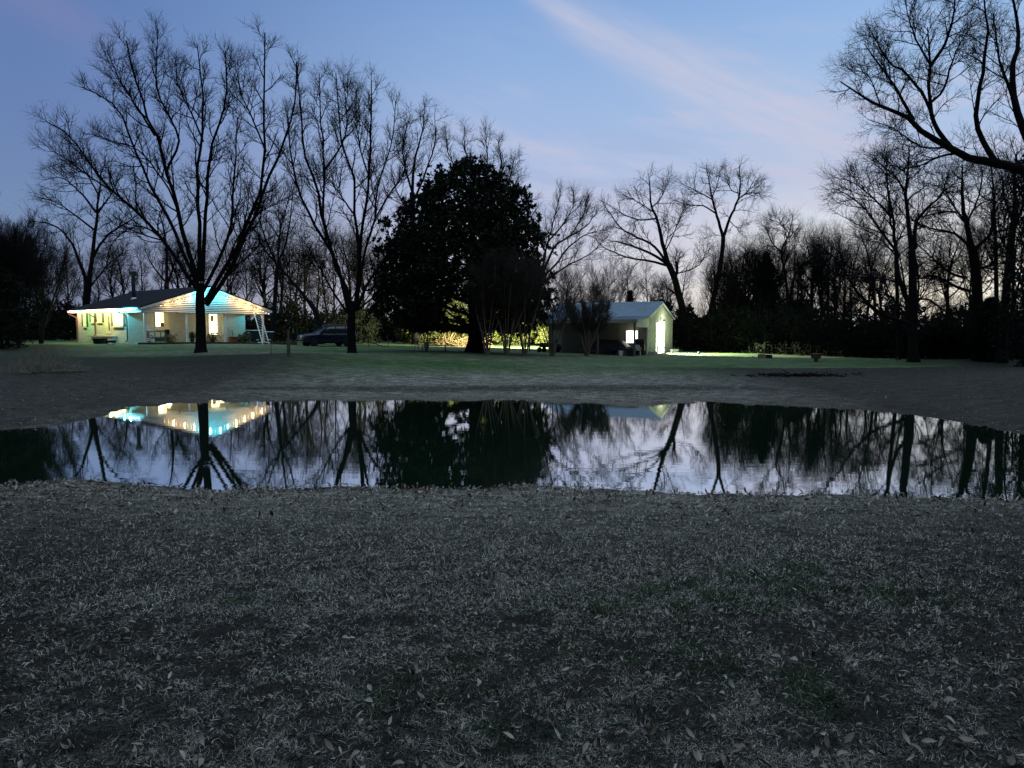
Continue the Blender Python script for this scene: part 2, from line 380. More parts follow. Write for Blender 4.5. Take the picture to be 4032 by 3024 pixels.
def axis(lo, hi, step, ext):
    a = list(np.arange(lo, hi + 1e-6, step)); s = step
    x = hi
    while x < ext: s *= 1.35; x += s; a.append(x)
    s = step; x = lo
    while x > -ext: s *= 1.35; x -= s; a.insert(0, x)
    return np.array(a)
GRID = {}
def zg(x, y):
    """height of the ground mesh itself"""
    gx, gy, Z = GRID['x'], GRID['y'], GRID['z']
    i = np.clip(np.searchsorted(gx, x) - 1, 0, len(gx) - 2); j = np.clip(np.searchsorted(gy, y) - 1, 0, len(gy) - 2)
    u = (x - gx[i]) / (gx[i + 1] - gx[i]); v = (y - gy[j]) / (gy[j + 1] - gy[j])
    return (Z[j, i] * (1 - u) + Z[j, i + 1] * u) * (1 - v) + (Z[j + 1, i] * (1 - u) + Z[j + 1, i + 1] * u) * v
def ground():
    gx = axis(-34, 34, .30, 900.0)
    gy = np.concatenate([np.arange(-10, 0, .6), np.arange(0, 45, .25), np.arange(45, 75, .6), axis(75, 75.1, 1.2, 900)[np.where(axis(75, 75.1, 1.2, 900) >= 75)]])
    gy = np.unique(np.round(np.concatenate([[-800, -300, -100, -40, -20], gy]), 3))
    XX, YY = np.meshgrid(gx, gy)
    Z = zts(XX, YY).reshape(XX.shape)
    rr = np.random.RandomState(3)
    bumpy = rr.normal(0, 1, XX.shape)
    k = np.clip(1 - np.abs(Z) / .05, 0, 1)
    Z = Z + bumpy * np.where(YY < 14, .006, .010)
    GRID.update(x=gx, y=gy, z=Z)
    V = np.stack([XX, YY, Z], -1).reshape(-1, 3)
    ny, nx = XX.shape
    i = np.arange(ny - 1)[:, None] * nx + np.arange(nx - 1)[None]
    Q = np.stack([i, i + 1, i + nx + 1, i + nx], -1).reshape(-1, 4)
    # lawn mask: 1 on the mown lawn beyond the bank; wet: mud beside the water
    yl = YY.ravel(); z = Z.ravel()
    lawn = np.clip((yl - 33.5) / 6.0, 0, 1)
    wet = np.clip(1 - np.abs(z) / .09, 0, 1) * (yl > 20)
    ma = bpy.data.materials.new('ground'); ma.use_nodes = True
    nt = ma.node_tree; N, L = nt.nodes, nt.links; b = N['Principled BSDF']
    b.inputs['Roughness'].default_value = .95; b.inputs['Specular IOR Level'].default_value = .1
    tc = N.new('ShaderNodeTexCoord')
    def noise(sc, det=8, rough=.6, vec=None):
        n = N.new('ShaderNodeTexNoise'); n.inputs['Scale'].default_value = sc; n.inputs['Detail'].default_value = det; n.inputs['Roughness'].default_value = rough
        L.new(vec or tc.outputs['Object'], n.inputs['Vector']); return n.outputs[0]
    def rmp(f, st):
        r = N.new('ShaderNodeValToRGB'); el = r.color_ramp.elements
        el[0].position, el[0].color = st[0][0], (*st[0][1], 1); el[1].position, el[1].color = st[-1][0], (*st[-1][1], 1)
        for p, c in st[1:-1]:
            e = el.new(p); e.color = (*c, 1)
        L.new(f, r.inputs[0]); return r.outputs[0]
    def mx(f, a, c, mode='MIX'):
        n = N.new('ShaderNodeMix'); n.data_type = 'RGBA'; n.blend_type = mode
        if isinstance(f, float): n.inputs[0].default_value = f
        else: L.new(f, n.inputs[0])
        L.new(a, n.inputs[6]); L.new(c, n.inputs[7]); return n.outputs[2]
    mp = N.new('ShaderNodeMapping'); mp.inputs['Scale'].default_value = (.35, 1.0, 1.0); L.new(tc.outputs['Object'], mp.inputs[0])
    dry = rmp(noise(4.0, 12, .75, mp.outputs[0]), [(.36, (.035, .034, .028)), (.50, (.16, .155, .125)), (.64, (.42, .40, .33))])
    grn = rmp(noise(3.0, 12, .72, mp.outputs[0]), [(.32, (.016, .036, .012)), (.52, (.052, .105, .034)), (.68, (.13, .19, .075))])
    patch = rmp(noise(.22, 4, .6, mp.outputs[0]), [(.40, (0, 0, 0)), (.62, (1, 1, 1))])
    lw = N.new('ShaderNodeAttribute'); lw.attribute_name = 'lawn'
    wt = N.new('ShaderNodeAttribute'); wt.attribute_name = 'wet'
    pm = N.new('ShaderNodeMath'); pm.operation = 'MULTIPLY'; L.new(lw.outputs['Fac'], pm.inputs[0])
    p2 = N.new('ShaderNodeMath'); p2.operation = 'MULTIPLY_ADD'; p2.inputs[1].default_value = -.45; p2.inputs[2].default_value = 1.0; L.new(patch, p2.inputs[0]); L.new(p2.outputs[0], pm.inputs[1])
    c = mx(pm.outputs[0], dry, grn)
    mud = rmp(noise(2.0, 8, .6, mp.outputs[0]), [(.3, (.07, .06, .05)), (.7, (.15, .13, .11))])
    c = mx(wt.outputs['Fac'], c, mud)
    L.new(c, b.inputs['Base Color'])
    bp = N.new('ShaderNodeBump'); bp.inputs['Strength'].default_value = .8; bp.inputs['Distance'].default_value = .05
    L.new(noise(7.0, 10, .7, mp.outputs[0]), bp.inputs['Height']); L.new(bp.outputs[0], b.inputs['Normal'])
    sa = N.new('ShaderNodeAttribute'); sa.attribute_name = 'soil'  # mask of dark soil and of tree shade painted at the sides
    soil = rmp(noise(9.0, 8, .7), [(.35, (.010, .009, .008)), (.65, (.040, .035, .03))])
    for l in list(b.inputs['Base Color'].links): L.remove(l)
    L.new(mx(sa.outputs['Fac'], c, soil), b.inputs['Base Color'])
    o = mesh_np('ground', V, Q, ma, smooth=True, attrs={'lawn': lawn, 'wet': wet, 'soil': np.maximum.reduce([np.exp(-((z - .15) / .05) ** 2) * .85 * (yl > 17) * (yl < 34), np.maximum(np.clip((11.5 - yl) / 6.0, 0, .97), np.clip((.10 - z) / .05, 0, .9)) * (yl < 17), np.clip((np.abs(XX.ravel() + .5) - 7.0) / 7.0, 0, .88) * (yl < 42), np.clip((np.abs(XX.ravel()) - .52 * yl) / (.12 * np.abs(yl) + .1), 0, .85) * (yl > 30) * (yl < 58)])})  # besides bare soil, tree shade is painted into both sides here
    tag(o, kind='structure', label='dormant lawn sloping down to the pond and rising to the house')
ground()

def water():
    ma = bpy.data.materials.new('pond_water'); ma.use_nodes = True
    nt = ma.node_tree; N, L = nt.nodes, nt.links; N.clear()
    tc = N.new('ShaderNodeTexCoord')
    mp = N.new('ShaderNodeMapping'); mp.inputs['Scale'].default_value = (.7, 2.6, 1); L.new(tc.outputs['Object'], mp.inputs[0])
    nz = N.new('ShaderNodeTexNoise'); nz.inputs['Scale'].default_value = 1.3; nz.inputs['Detail'].default_value = 4; L.new(mp.outputs[0], nz.inputs['Vector'])
    bp = N.new('ShaderNodeBump'); bp.inputs['Strength'].default_value = 1.0; bp.inputs['Distance'].default_value = .0009; L.new(nz.outputs[0], bp.inputs['Height'])
    gl = N.new('ShaderNodeBsdfGlossy'); gl.inputs['Roughness'].default_value = .008; gl.inputs['Color'].default_value = (.96, .97, .98, 1)
    df = N.new('ShaderNodeBsdfDiffuse'); df.inputs['Color'].default_value = (.018, .055, .028, 1)
    fr = N.new('ShaderNodeFresnel'); fr.inputs['IOR'].default_value = 1.9
    L.new(bp.outputs[0], gl.inputs['Normal'])
    mr = N.new('ShaderNodeMapRange'); mr.inputs[1].default_value = .1; mr.inputs[2].default_value = .75; mr.inputs[3].default_value = .78; mr.inputs[4].default_value = .97
    L.new(fr.outputs[0], mr.inputs[0])
    ms = N.new('ShaderNodeMixShader'); L.new(mr.outputs[0], ms.inputs[0]); L.new(df.outputs[0], ms.inputs[1]); L.new(gl.outputs[0], ms.inputs[2])
    out = N.new('ShaderNodeOutputMaterial'); L.new(ms.outputs[0], out.inputs[0])
    mb = MB(); mb.add([(-46, 8, 0), (46, 8, 0), (46, 33, 0), (-46, 33, 0)], [(0, 1, 2, 3)])
    tag(mb.build('pond_water', ma), 'still dark pond reflecting trees, lit house and evening sky', kind='structure')
water()

# ------------------------------------------------------------------ tree engine (all numpy)
def nrm(v): return v / (np.linalg.norm(v, axis=-1, keepdims=True) + 1e-9)
def tubes(pts, rad, k):
    N_, n, _ = pts.shape
    t = np.gradient(pts, axis=1); t = nrm(t)
    mt = nrm(pts[:, -1] - pts[:, 0])
    ref = np.where(np.abs(mt[:, 2:3]) > .8, np.array([[1., .3, 0]]), np.array([[.2, .1, 1.]]))
    ref = np.broadcast_to(ref[:, None], t.shape)
    n1 = nrm(ref - (ref * t).sum(-1, keepdims=True) * t); n2 = np.cross(t, n1)
    a = np.arange(k) * 2 * math.pi / k
    V = pts[:, :, None] + (n1[:, :, None] * np.cos(a)[None, None, :, None] + n2[:, :, None] * np.sin(a)[None, None, :, None]) * rad[:, :, None, None]
    base = np.arange(N_)[:, None, None] * n * k + np.arange(n - 1)[None, :, None] * k
    j = np.arange(k)[None, None]; j2 = (j + 1) % k
    Q = np.stack([base + j, base + j2, base + k + j2, base + k + j], -1).reshape(-1, 4)
    return V.reshape(-1, 3), Q
def join(parts):
    Vs, Qs, b = [], [], 0
    for V, Q in parts:
        Vs.append(V); Qs.append(Q + b); b += len(V)
    return np.concatenate(Vs), np.concatenate(Qs)
def grow(S, D, L, Rr, nseg, wander, up, rg, tip=.35):
    N_ = len(S); pts = np.empty((N_, nseg + 1, 3)); pts[:, 0] = S; d = nrm(D)
    for i in range(nseg):
        d = d + rg.normal(0, wander, (N_, 3)); d[:, 2] += up; d = nrm(d)
        pts[:, i + 1] = pts[:, i] + d * (L / nseg)[:, None]
    rad = Rr[:, None] * (1 - (1 - tip) * np.linspace(0, 1, nseg + 1)[None])
    return pts, rad
def spawn(pts, rad, n, t0, t1, ang, rg, jit=.25):
    N_, m, _ = pts.shape
    t = t0 + (t1 - t0) * (np.arange(n)[None] + rg.uniform(.1, .9, (N_, n))) / n
    f = t * (m - 1); i = np.minimum(f.astype(int), m - 2); w = (f - i)[..., None]
    r = np.arange(N_)[:, None]
    S = pts[r, i] * (1 - w) + pts[r, i + 1] * w
    T = nrm(pts[r, i + 1] - pts[r, i])
    Rl = rad[r, i] * (1 - w[..., 0]) + rad[r, i + 1] * w[..., 0]
    phi = np.arange(n)[None] * 2.4 + rg.uniform(0, 6.28, (N_, 1)) + rg.normal(0, .5, (N_, n))
    a = np.broadcast_to(np.array([.3, .2, 1.]), T.shape); a = np.where(np.abs(T[..., 2:3]) > .85, np.array([1., .2, .1]), a)
    n1 = nrm(np.cross(T, a)); n2 = np.cross(T, n1)
    pr = n1 * np.cos(phi)[..., None] + n2 * np.sin(phi)[..., None]
    an = (ang + rg.normal(0, jit, (N_, n)))[..., None]
    D = T * np.cos(an) + pr * np.sin(an)
    s = (t - t0) / max(t1 - t0, 1e-6)
    return S.reshape(-1, 3), D.reshape(-1, 3), Rl.ravel(), s.ravel()
def resample(poly, n):
    """Catmull-Rom through the points, n samples evenly by length"""
    p = np.array(poly, float); p = np.vstack([2 * p[0] - p[1], p, 2 * p[-1] - p[-2]])
    out = []
    for i in range(1, len(p) - 2):
        for u in np.linspace(0, 1, 12, endpoint=False):
            a, b, c, d = p[i - 1], p[i], p[i + 1], p[i + 2]
            out.append(.5 * (2 * b + (c - a) * u + (2 * a - 5 * b + 4 * c - d) * u * u + (3 * b - a - 3 * c + d) * u ** 3))
    out.append(p[-2]); out = np.array(out)
    s = np.concatenate([[0], np.cumsum(np.linalg.norm(np.diff(out, axis=0), axis=1))])
    q = np.linspace(0, s[-1], n)
    return np.stack([np.interp(q, s, out[:, k]) for k in range(out.shape[1])], 1)
LEVELS = dict(n2=11, n3=7, n4=6, l2=2.6, l3=1.15, l4=.55, r2=.040, r3=.018, r4=.010, a2=.75, a3=.7, a4=.7, up2=.10, up3=.12, up4=.10, w=.16)
def twigs(limb_pts, limb_rad, rg, lv, t0=.22):
    """three orders of branches on an array of limbs; returns tube parts"""
    parts = []
    S, D, Rl, s = spawn(limb_pts, limb_rad, lv['n2'], t0, 1.0, lv['a2'], rg)
    L = lv['l2'] * (1.18 - .80 * s) * rg.uniform(.55, 1.25, len(s))
    Rr = np.minimum(Rl * .7, lv['r2'] * rg.uniform(.7, 1.25, len(s)))
    p2, r2 = grow(S, D, L, Rr, 6, lv['w'], lv['up2'], rg, .3); parts.append(tubes(p2, r2, 4))
    S, D, Rl, s = spawn(p2, r2, lv['n3'], .18, 1.0, lv['a3'], rg)
    L = lv['l3'] * (1.1 - .5 * s) * rg.uniform(.5, 1.3, len(s))
    p3, r3 = grow(S, D, L, np.minimum(Rl * .8, lv['r3'] * rg.uniform(.8, 1.2, len(s))), 4, lv['w'] * 1.2, lv['up3'], rg, .45); parts.append(tubes(p3, r3, 3))
    if lv['n4']:
        S, D, Rl, s = spawn(p3, r3, lv['n4'], .15, 1.0, lv['a4'], rg)
        L = lv['l4'] * rg.uniform(.5, 1.3, len(s))
        p4, r4 = grow(S, D, L, np.minimum(Rl * .9, lv['r4'] * rg.uniform(.8, 1.2, len(s))), 2, lv['w'] * 1.5, lv['up4'], rg, .6); parts.append(tubes(p4, r4, 3))
    return parts
def traced_tree(name, label, conv, trunk, tr_r, limbs, D, seed, group='bare trees around the pond', lv=None, flare=1.6, depth=.16, material='bark', cat='tree', z_sink=.15, ls=1.0):
    """trunk and limbs traced as pixel polylines; every limb is given its own way in depth"""
    rg = np.random.RandomState(seed); lv = {**LEVELS, **(lv or {})}
    tp = np.array([P(*conv(*q), D) for q in trunk])
    base = tp[0].copy(); tp[0, 2] -= z_sink
    org = np.array([base[0], base[1], base[2]])
    n = 12
    tpts = resample(tp, n); trad = np.interp(np.linspace(0, 1, n), [0, .05, .16, 1], [tr_r * flare, tr_r * 1.18, tr_r * 1.03, tr_r * .80])
    parts = [tubes((tpts - org)[None], trad[None], 12)]
    LP, LR = [], []
    for q, l in enumerate(limbs):
        poly, r0, r1 = l[0], l[1], l[2]
        px = np.array([conv(*a) for a in poly], float)
        seg = np.concatenate([[0], np.cumsum(np.linalg.norm(np.diff(px, axis=0), axis=1))]); u = seg / seg[-1]
        ext = seg[-1] / F * D
        dd = l[3] if len(l) > 3 else (1 if q % 2 else -1) * rg.uniform(.35, 1.0)
        d0 = l[4] if len(l) > 4 else 0.0
        pts = np.array([P(a[0], a[1], D + d0 + dd * depth * ext * 2.0 * (uu ** 1.15)) for a, uu in zip(px, u)])
        p = resample(pts, 14)
        wob = rg.normal(0, .02 * ext / 6, p.shape) * np.sin(np.linspace(0, math.pi, 14))[:, None]
        p = p + wob
        LP.append(p - org); LR.append(np.linspace(r0 * ls, r1, 14))
    LP = np.array(LP); LR = np.array(LR)
    parts.append(tubes(LP, LR, 7))
    t = empty(name, tuple(org), 0, label, cat, group)
    V, Q = join(parts); mesh_np('trunk', V, Q, M[material], t, True)
    V, Q = join(twigs(LP, LR, rg, lv)); mesh_np('crown', V, Q, M['twig'], t)
    return t

C1 = lambda x, y: (100 + x * .7958, 80 + y * .7958)
C2 = lambda x, y: (1050 + x * .7353, 200 + y * .7353)
C3 = lambda x, y: (2000 + x * .5425, 600 + y * .5425)
C4 = lambda x, y: (3000 + x * .5124, 700 + y * .5124)
C7 = lambda x, y: (3200 + x * .9043, y * .9043)
CS = lambda x, y: (x, y)

traced_tree('pecan_tree', 'largest bare pecan in front of the lit porch, trunk hiding part of the gable', C1,
    [(868, 1643), (868, 1500), (864, 1400), (866, 1300)], .29, [
    ([(850, 1330), (815, 1285), (700, 1110), (560, 960), (420, 840), (330, 720), (250, 610), (190, 545), (110, 505)], .15, .03, -.5),
    ([(850, 1310), (770, 1120), (680, 930), (580, 730), (510, 560), (450, 430), (330, 350), (275, 330)], .14, .03, .4),
    ([(855, 1290), (800, 1120), (750, 930), (700, 740), (640, 570), (590, 420), (540, 280), (500, 100)], .17, .03, -.6),
    ([(862, 1290), (858, 1000), (850, 800), (870, 600), (880, 400), (850, 120)], .16, .03, .7),
    ([(875, 1290), (890, 1000), (910, 750), (935, 600), (990, 400), (990, 150)], .15, .03, -.7),
    ([(880, 1340), (950, 1200), (1010, 1050), (1030, 850), (1040, 650), (1050, 480)], .13, .03, .6),
    ([(890, 1390), (1000, 1200), (1100, 1000), (1160, 830), (1190, 650), (1180, 400), (1185, 60)], .16, .03, -.4),
    ([(895, 1410), (1020, 1220), (1120, 1000), (1200, 800), (1290, 580), (1340, 350), (1340, 210)], .17, .03, .5),
    ([(890, 1400), (980, 1290), (1100, 1170), (1180, 1090), (1300, 1050)], .08, .02, -.8),
    ([(760, 1190), (650, 1060), (540, 1020), (440, 1090), (400, 1180)], .08, .02, .8),
    ([(750, 930), (690, 800), (570, 650), (470, 610), (350, 570), (290, 560)], .07, .02, .7),
    ([(700, 740), (760, 600), (720, 490), (650, 330), (655, 40)], .09, .02, -.3),
    ([(640, 570), (560, 440), (470, 300), (405, 150)], .08, .02, .4),
    ([(880, 600), (830, 480), (760, 330), (740, 190)], .07, .02, .5),
    ([(1190, 650), (1120, 480), (1060, 340), (1050, 190)], .07, .02, .3),
    ([(420, 840), (300, 760), (210, 690), (120, 640)], .06, .02, .3),
    ([(1000, 1200), (1060, 1060), (1180, 940), (1330, 860)], .07, .02, -.5),
    ], 44, 11, lv=dict(n2=18, n3=8, n4=6, l2=2.4, l3=.95, l4=.42, r3=.017, r4=.011, w=.12, up2=.12, up3=.14), ls=.85)
traced_tree('pecan_tree', 'bare pecan beside the dark parked car, left of the magnolia', C2,
    [(458, 1622), (452, 1500), (455, 1400), (462, 1340)], .28, [
    ([(440, 1400), (400, 1230), (330, 1050), (250, 920), (190, 780), (130, 560), (115, 350)], .17, .03, -.5),
    ([(450, 1380), (430, 1280), (360, 1120), (310, 950), (270, 750), (210, 560), (180, 320), (160, 60)], .17, .03, .5),
    ([(325, 1020), (300, 850), (310, 640), (290, 400), (280, 120)], .11, .025, -.4),
    ([(472, 1380), (490, 1200), (490, 1000), (470, 880), (460, 640), (400, 480), (370, 120)], .15, .03, .7),
    ([(480, 1370), (500, 1100), (520, 880), (550, 680), (560, 450), (560, 160)], .16, .03, -.6),
    ([(490, 1300), (530, 1060), (580, 900), (600, 700), (670, 480), (690, 270)], .12, .025, .6),
    ([(480, 1390), (540, 1250), (640, 1100), (700, 1000), (760, 850)], .14, .03, -.5),
    ([(440, 1410), (360, 1300), (300, 1190), (220, 1050), (150, 960)], .10, .02, .7),
    ([(310, 640), (390, 520), (430, 400), (410, 130)], .08, .02, .4),
    ([(485, 1390), (590, 1300), (680, 1180), (760, 1120)], .09, .02, .8),
    ([(550, 680), (500, 520), (480, 350), (480, 200)], .07, .02, .5),
    ([(470, 880), (400, 780), (340, 700), (240, 640)], .07, .02, -.7),
    ([(580, 900), (660, 760), (740, 640), (730, 480)], .07, .02, -.4),
    ], 49, 12, lv=dict(n2=17, n3=8, n4=6, l2=2.5, l3=1.0, l4=.45, r3=.018, r4=.012, w=.12, up2=.12, up3=.14), ls=.85)
traced_tree('leaning_tree', 'bare leaning tree behind the shed with a broken snag on its trunk', C3,
    [(1335, 1420), (1300, 1290), (1270, 1150), (1235, 1010), (1205, 900), (1165, 810)], .36, [
    ([(1165, 815), (1120, 650), (1080, 480), (1040, 380), (1030, 250), (1020, 150)], .24, .03, .4),
    ([(1160, 810), (1060, 680), (930, 610), (830, 560), (760, 470), (690, 370)], .15, .03, -.5),
    ([(1150, 805), (1050, 740), (930, 690), (785, 645)], .15, .07, .5),
    ([(1150, 820), (1040, 790), (900, 770), (800, 740), (680, 680), (635, 620)], .13, .03, -.4),
    ([(1080, 480), (960, 490), (840, 450), (720, 370)], .09, .02, .6),
    ([(1050, 430), (960, 370), (840, 310)], .07, .02, -.6),
    ([(1045, 400), (1110, 330), (1150, 220)], .07, .02, .5),
    ([(1210, 920), (1228, 860), (1225, 790)], .16, .13, -.3),
    ([(1222, 880), (1330, 850), (1400, 800), (1450, 680)], .07, .02, .7),
    ([(1140, 720), (1200, 600), (1250, 470), (1290, 390)], .07, .02, -.6),
    ([(1130, 740), (1165, 560), (1150, 400)], .06, .02, .5),
    ([(1235, 1040), (1160, 990), (1110, 970)], .06, .02, -.6),
    ], 73, 13, lv=dict(n2=9, n3=7, n4=5, l2=2.5, l3=1.3, up2=.03, up3=.05, r3=.02, r4=.013))
traced_tree('forked_tree', 'tall bare tree with a high two-way fork, right of the leaning tree', C3,
    [(1440, 1400), (1450, 1250), (1485, 1090), (1530, 880), (1558, 700), (1563, 610)], .26, [
    ([(1563, 620), (1520, 470), (1480, 330), (1460, 200), (1440, 110)], .20, .03, .4),
    ([(1505, 440), (1420, 390), (1300, 380), (1200, 340)], .10, .02, -.5),
    ([(1480, 340), (1390, 290), (1290, 240), (1240, 220)], .08, .02, .5),
    ([(1568, 605), (1610, 480), (1670, 340), (1685, 260), (1680, 90)], .19, .03, -.4),
    ([(1670, 340), (1740, 280), (1800, 170)], .08, .02, .5),
    ([(1680, 330), (1760, 290), (1850, 310)], .07, .02, -.4),
    ([(1612, 500), (1660, 545), (1705, 540)], .06, .02, .5),
    ([(1690, 300), (1620, 270), (1570, 150)], .07, .02, .4),
    ([(1480, 330), (1520, 230), (1540, 120)], .07, .02, -.5),
    ([(1563, 610), (1500, 600), (1440, 600)], .035, .015, .5),
    ], 75, 14, ls=.85, lv=dict(n2=8, n3=7, n4=5, l2=1.9, l3=1.1, up2=.02, up3=.04, r3=.02, r4=.013))
traced_tree('spreading_tree', 'wide bare tree with a low limb sweeping left over the lawn on the right', C4,
    [(1165, 1402), (1160, 1200), (1160, 1000), (1158, 700), (1150, 560)], .28, [
    ([(1155, 580), (1120, 300), (1105, 100), (1130, -120), (1130, -240)], .22, .03, .4),
    ([(1130, 1120), (1000, 1080), (860, 1010), (740, 880), (680, 790), (560, 620), (480, 560)], .20, .03, -.5),
    ([(1140, 960), (1080, 860), (1045, 700), (1030, 560), (1000, 300), (960, 40), (960, -160)], .19, .03, .5),
    ([(1030, 560), (930, 430), (800, 250), (640, 120), (540, 80)], .12, .02, -.5),
    ([(1175, 550), (1180, 360), (1270, 230), (1380, 130), (1440, -60)], .17, .03, .5),
    ([(1140, 1100), (980, 910), (870, 860), (790, 780)], .11, .02, .7),
    ([(1190, 930), (1290, 940), (1400, 1020), (1480, 1080)], .10, .02, -.6),
    ([(1000, 300), (880, 180), (740, 60), (620, 0)], .10, .02, .5),
    ([(1100, 100), (1010, -20), (900, -120)], .09, .02, -.5),
    ([(1160, 780), (1270, 760), (1340, 730)], .08, .02, .5),
    ([(1030, 800), (900, 770), (770, 780)], .08, .02, -.5),
    ], 47, 15, ls=.75, lv=dict(n2=13, n3=8, l2=2.6, up2=.04, up3=.05))
traced_tree('dark_tree', 'thick bare tree with a cut stub on its right side, behind the right bank', C4,
    [(1672, 1405), (1665, 1250), (1650, 800), (1620, 560)], .35, [
    ([(1620, 570), (1570, 350), (1540, 150), (1540, -100)], .26, .04, .4),
    ([(1600, 870), (1500, 840), (1340, 760), (1200, 770)], .15, .03, -.5),
    ([(1570, 770), (1430, 720), (1250, 560), (1180, 500)], .12, .03, .5),
    ([(1590, 520), (1480, 430), (1300, 390), (1180, 350)], .13, .03, -.4),
    ([(1635, 550), (1760, 420), (1770, 280), (1800, 60)], .17, .03, .5),
    ([(1660, 695), (1740, 680), (1772, 640)], .12, .08, -.5),
    ([(1570, 350), (1450, 180), (1380, 0)], .10, .02, .5),
    ([(1570, 350), (1660, 160), (1700, -60)], .10, .02, -.5),
    ], 49, 16, ls=.78, lv=dict(n2=12, n3=8, l2=2.4, up2=.05, up3=.05))
traced_tree('overhanging_tree', 'big bare tree whose thick limb arches in from the right edge of the photo', C7,
    [(1075, 1640), (1065, 1300), (1050, 1000), (1030, 820)], .48, [
    ([(1035, 850), (960, 755), (820, 715), (700, 690), (600, 640), (520, 600), (450, 545), (380, 490), (300, 470), (220, 420), (120, 355)], .25, .02, -.25),
    ([(600, 640), (540, 560), (510, 450), (510, 280), (500, 120)], .11, .02, .5),
    ([(440, 525), (360, 385), (270, 255), (225, 190)], .08, .015, .3),
    ([(510, 290), (570, 200), (610, 80), (620, -60)], .08, .015, -.5),
    ([(540, 560), (480, 410), (400, 310), (330, 270), (240, 110)], .08, .015, .4),
    ([(800, 710), (730, 600), (710, 520), (730, 350), (760, 150), (740, -60)], .13, .02, -.4),
    ([(1030, 830), (940, 620), (880, 450), (870, 300), (900, 150), (860, -60)], .22, .03, .5),
    ([(650, 665), (560, 680), (440, 730), (330, 720)], .06, .012, -.6),
    ([(510, 450), (570, 390), (610, 260), (680, 120)], .06, .012, .5),
    ([(880, 450), (820, 280), (790, 100)], .08, .015, -.4),
    ([(300, 470), (240, 330), (150, 300)], .035, .01, .4),
    ([(510, 280), (440, 150), (400, 0)], .05, .012, .4),
    ([(1035, 840), (1120, 700), (1180, 400), (1200, 100)], .28, .04, .5),
    ([(600, 640), (480, 640), (350, 560), (240, 520)], .05, .012, .5),
    ], 27, 17, ls=.82, lv=dict(n2=13, n3=8, n4=6, l2=1.5, l3=.70, l4=.33, r2=.022, r3=.011, r4=.0065, up2=.05, up3=.04))
traced_tree('bare_tree', 'bare many-branched tree standing behind the low left end of the house', C1,
    [(305, 1600), (302, 1400), (312, 1290)], .42, [
    ([(305, 1300), (265, 1190), (200, 1060), (100, 1000), (20, 1000)], .20, .03, -.5),
    ([(315, 1290), (340, 1100), (355, 950), (370, 800), (330, 690)], .24, .03, .4),
    ([(330, 1180), (400, 1070), (520, 990), (580, 940)], .15, .03, -.4),
    ([(350, 950), (270, 850), (180, 780), (90, 790)], .12, .02, .5),
    ([(355, 960), (430, 850), (480, 750)], .11, .02, -.5),
    ([(345, 1040), (240, 960), (150, 900), (50, 870)], .11, .02, .4),
    ([(360, 860), (290, 740), (220, 690)], .09, .02, -.4),
    ([(320, 1320), (420, 1200), (520, 1130)], .10, .02, .5),
    ], 76, 18, lv=dict(n2=12, n3=8, n4=5, l2=3.0, l3=1.5, up2=.02, up3=.04, r3=.024, r4=.015))
traced_tree('thin_tree', 'thin forked tree standing between the ladder and the parked car', C1,
    [(1222, 1600), (1235, 1380), (1248, 1200)], .22, [
    ([(1245, 1215), (1180, 1060), (1140, 940), (1100, 860)], .12, .02, -.5),
    ([(1250, 1200), (1290, 1100), (1310, 980), (1330, 800)], .12, .02, .5),
    ([(1250, 1180), (1260, 1020), (1240, 860)], .09, .02, .3),
    ([(1200, 1100), (1130, 1080), (1060, 1100)], .06, .02, .5),
    ], 73, 19, lv=dict(n2=10, n3=7, n4=5, l2=2.4, l3=1.2, r3=.02, r4=.013))
traced_tree('thin_tree', 'dark leaning tree behind the parked car, its limb slanting up to the left', C2,
    [(300, 1560), (270, 1420), (225, 1340)], .26, [
    ([(235, 1355), (140, 1240), (60, 1150), (-20, 1050), (-60, 960)], .19, .04, -.4),
    ([(225, 1340), (160, 1310), (60, 1320)], .07, .02, .5),
    ([(110, 1200), (120, 1130), (200, 1140)], .06, .02, -.5),
    ([(60, 1150), (70, 980), (110, 820), (140, 700)], .10, .02, .5),
    ], 71, 20, lv=dict(n2=10, n3=7, n4=5, l2=2.2, l3=1.2, r3=.02, r4=.013))
traced_tree('bare_tree', 'bare tree whose twigs rise between the pecan and the left side of the magnolia', C2,
    [(800, 1580), (795, 1200), (780, 850), (780, 760)], .36, [
    ([(780, 770), (790, 600), (830, 450), (850, 280)], .17, .03, .4),
    ([(780, 760), (740, 620), (730, 500), (770, 340)], .12, .03, -.5),
    ([(790, 800), (850, 650), (900, 500), (900, 340)], .13, .03, .5),
    ([(790, 900), (700, 760), (660, 600)], .10, .02, -.4),
    ], 78, 21, lv=dict(n2=12, n3=7, n4=5, l2=2.7, l3=1.3, r3=.022, r4=.015))
traced_tree('bare_tree', 'broad bare tree fanning out behind the top of the magnolia', C2,
    [(1160, 1560), (1160, 1100), (1160, 800)], .40, [
    ([(1160, 820), (1100, 640), (1060, 520), (1060, 410)], .16, .03, .4),
    ([(1160, 810), (1030, 650), (970, 540), (960, 440)], .14, .03, -.5),
    ([(1165, 800), (1180, 600), (1170, 410)], .15, .03, .5),
    ([(1170, 810), (1250, 640), (1240, 490)], .14, .03, -.4),
    ([(1170, 830), (1290, 700), (1330, 560)], .13, .03, .5),
    ([(1170, 900), (1290, 780), (1350, 670)], .10, .03, -.5),
    ], 88, 22, lv=dict(n2=13, n3=8, n4=5, l2=2.6, l3=1.3, a2=.5, up2=.08, r3=.024, r4=.016))
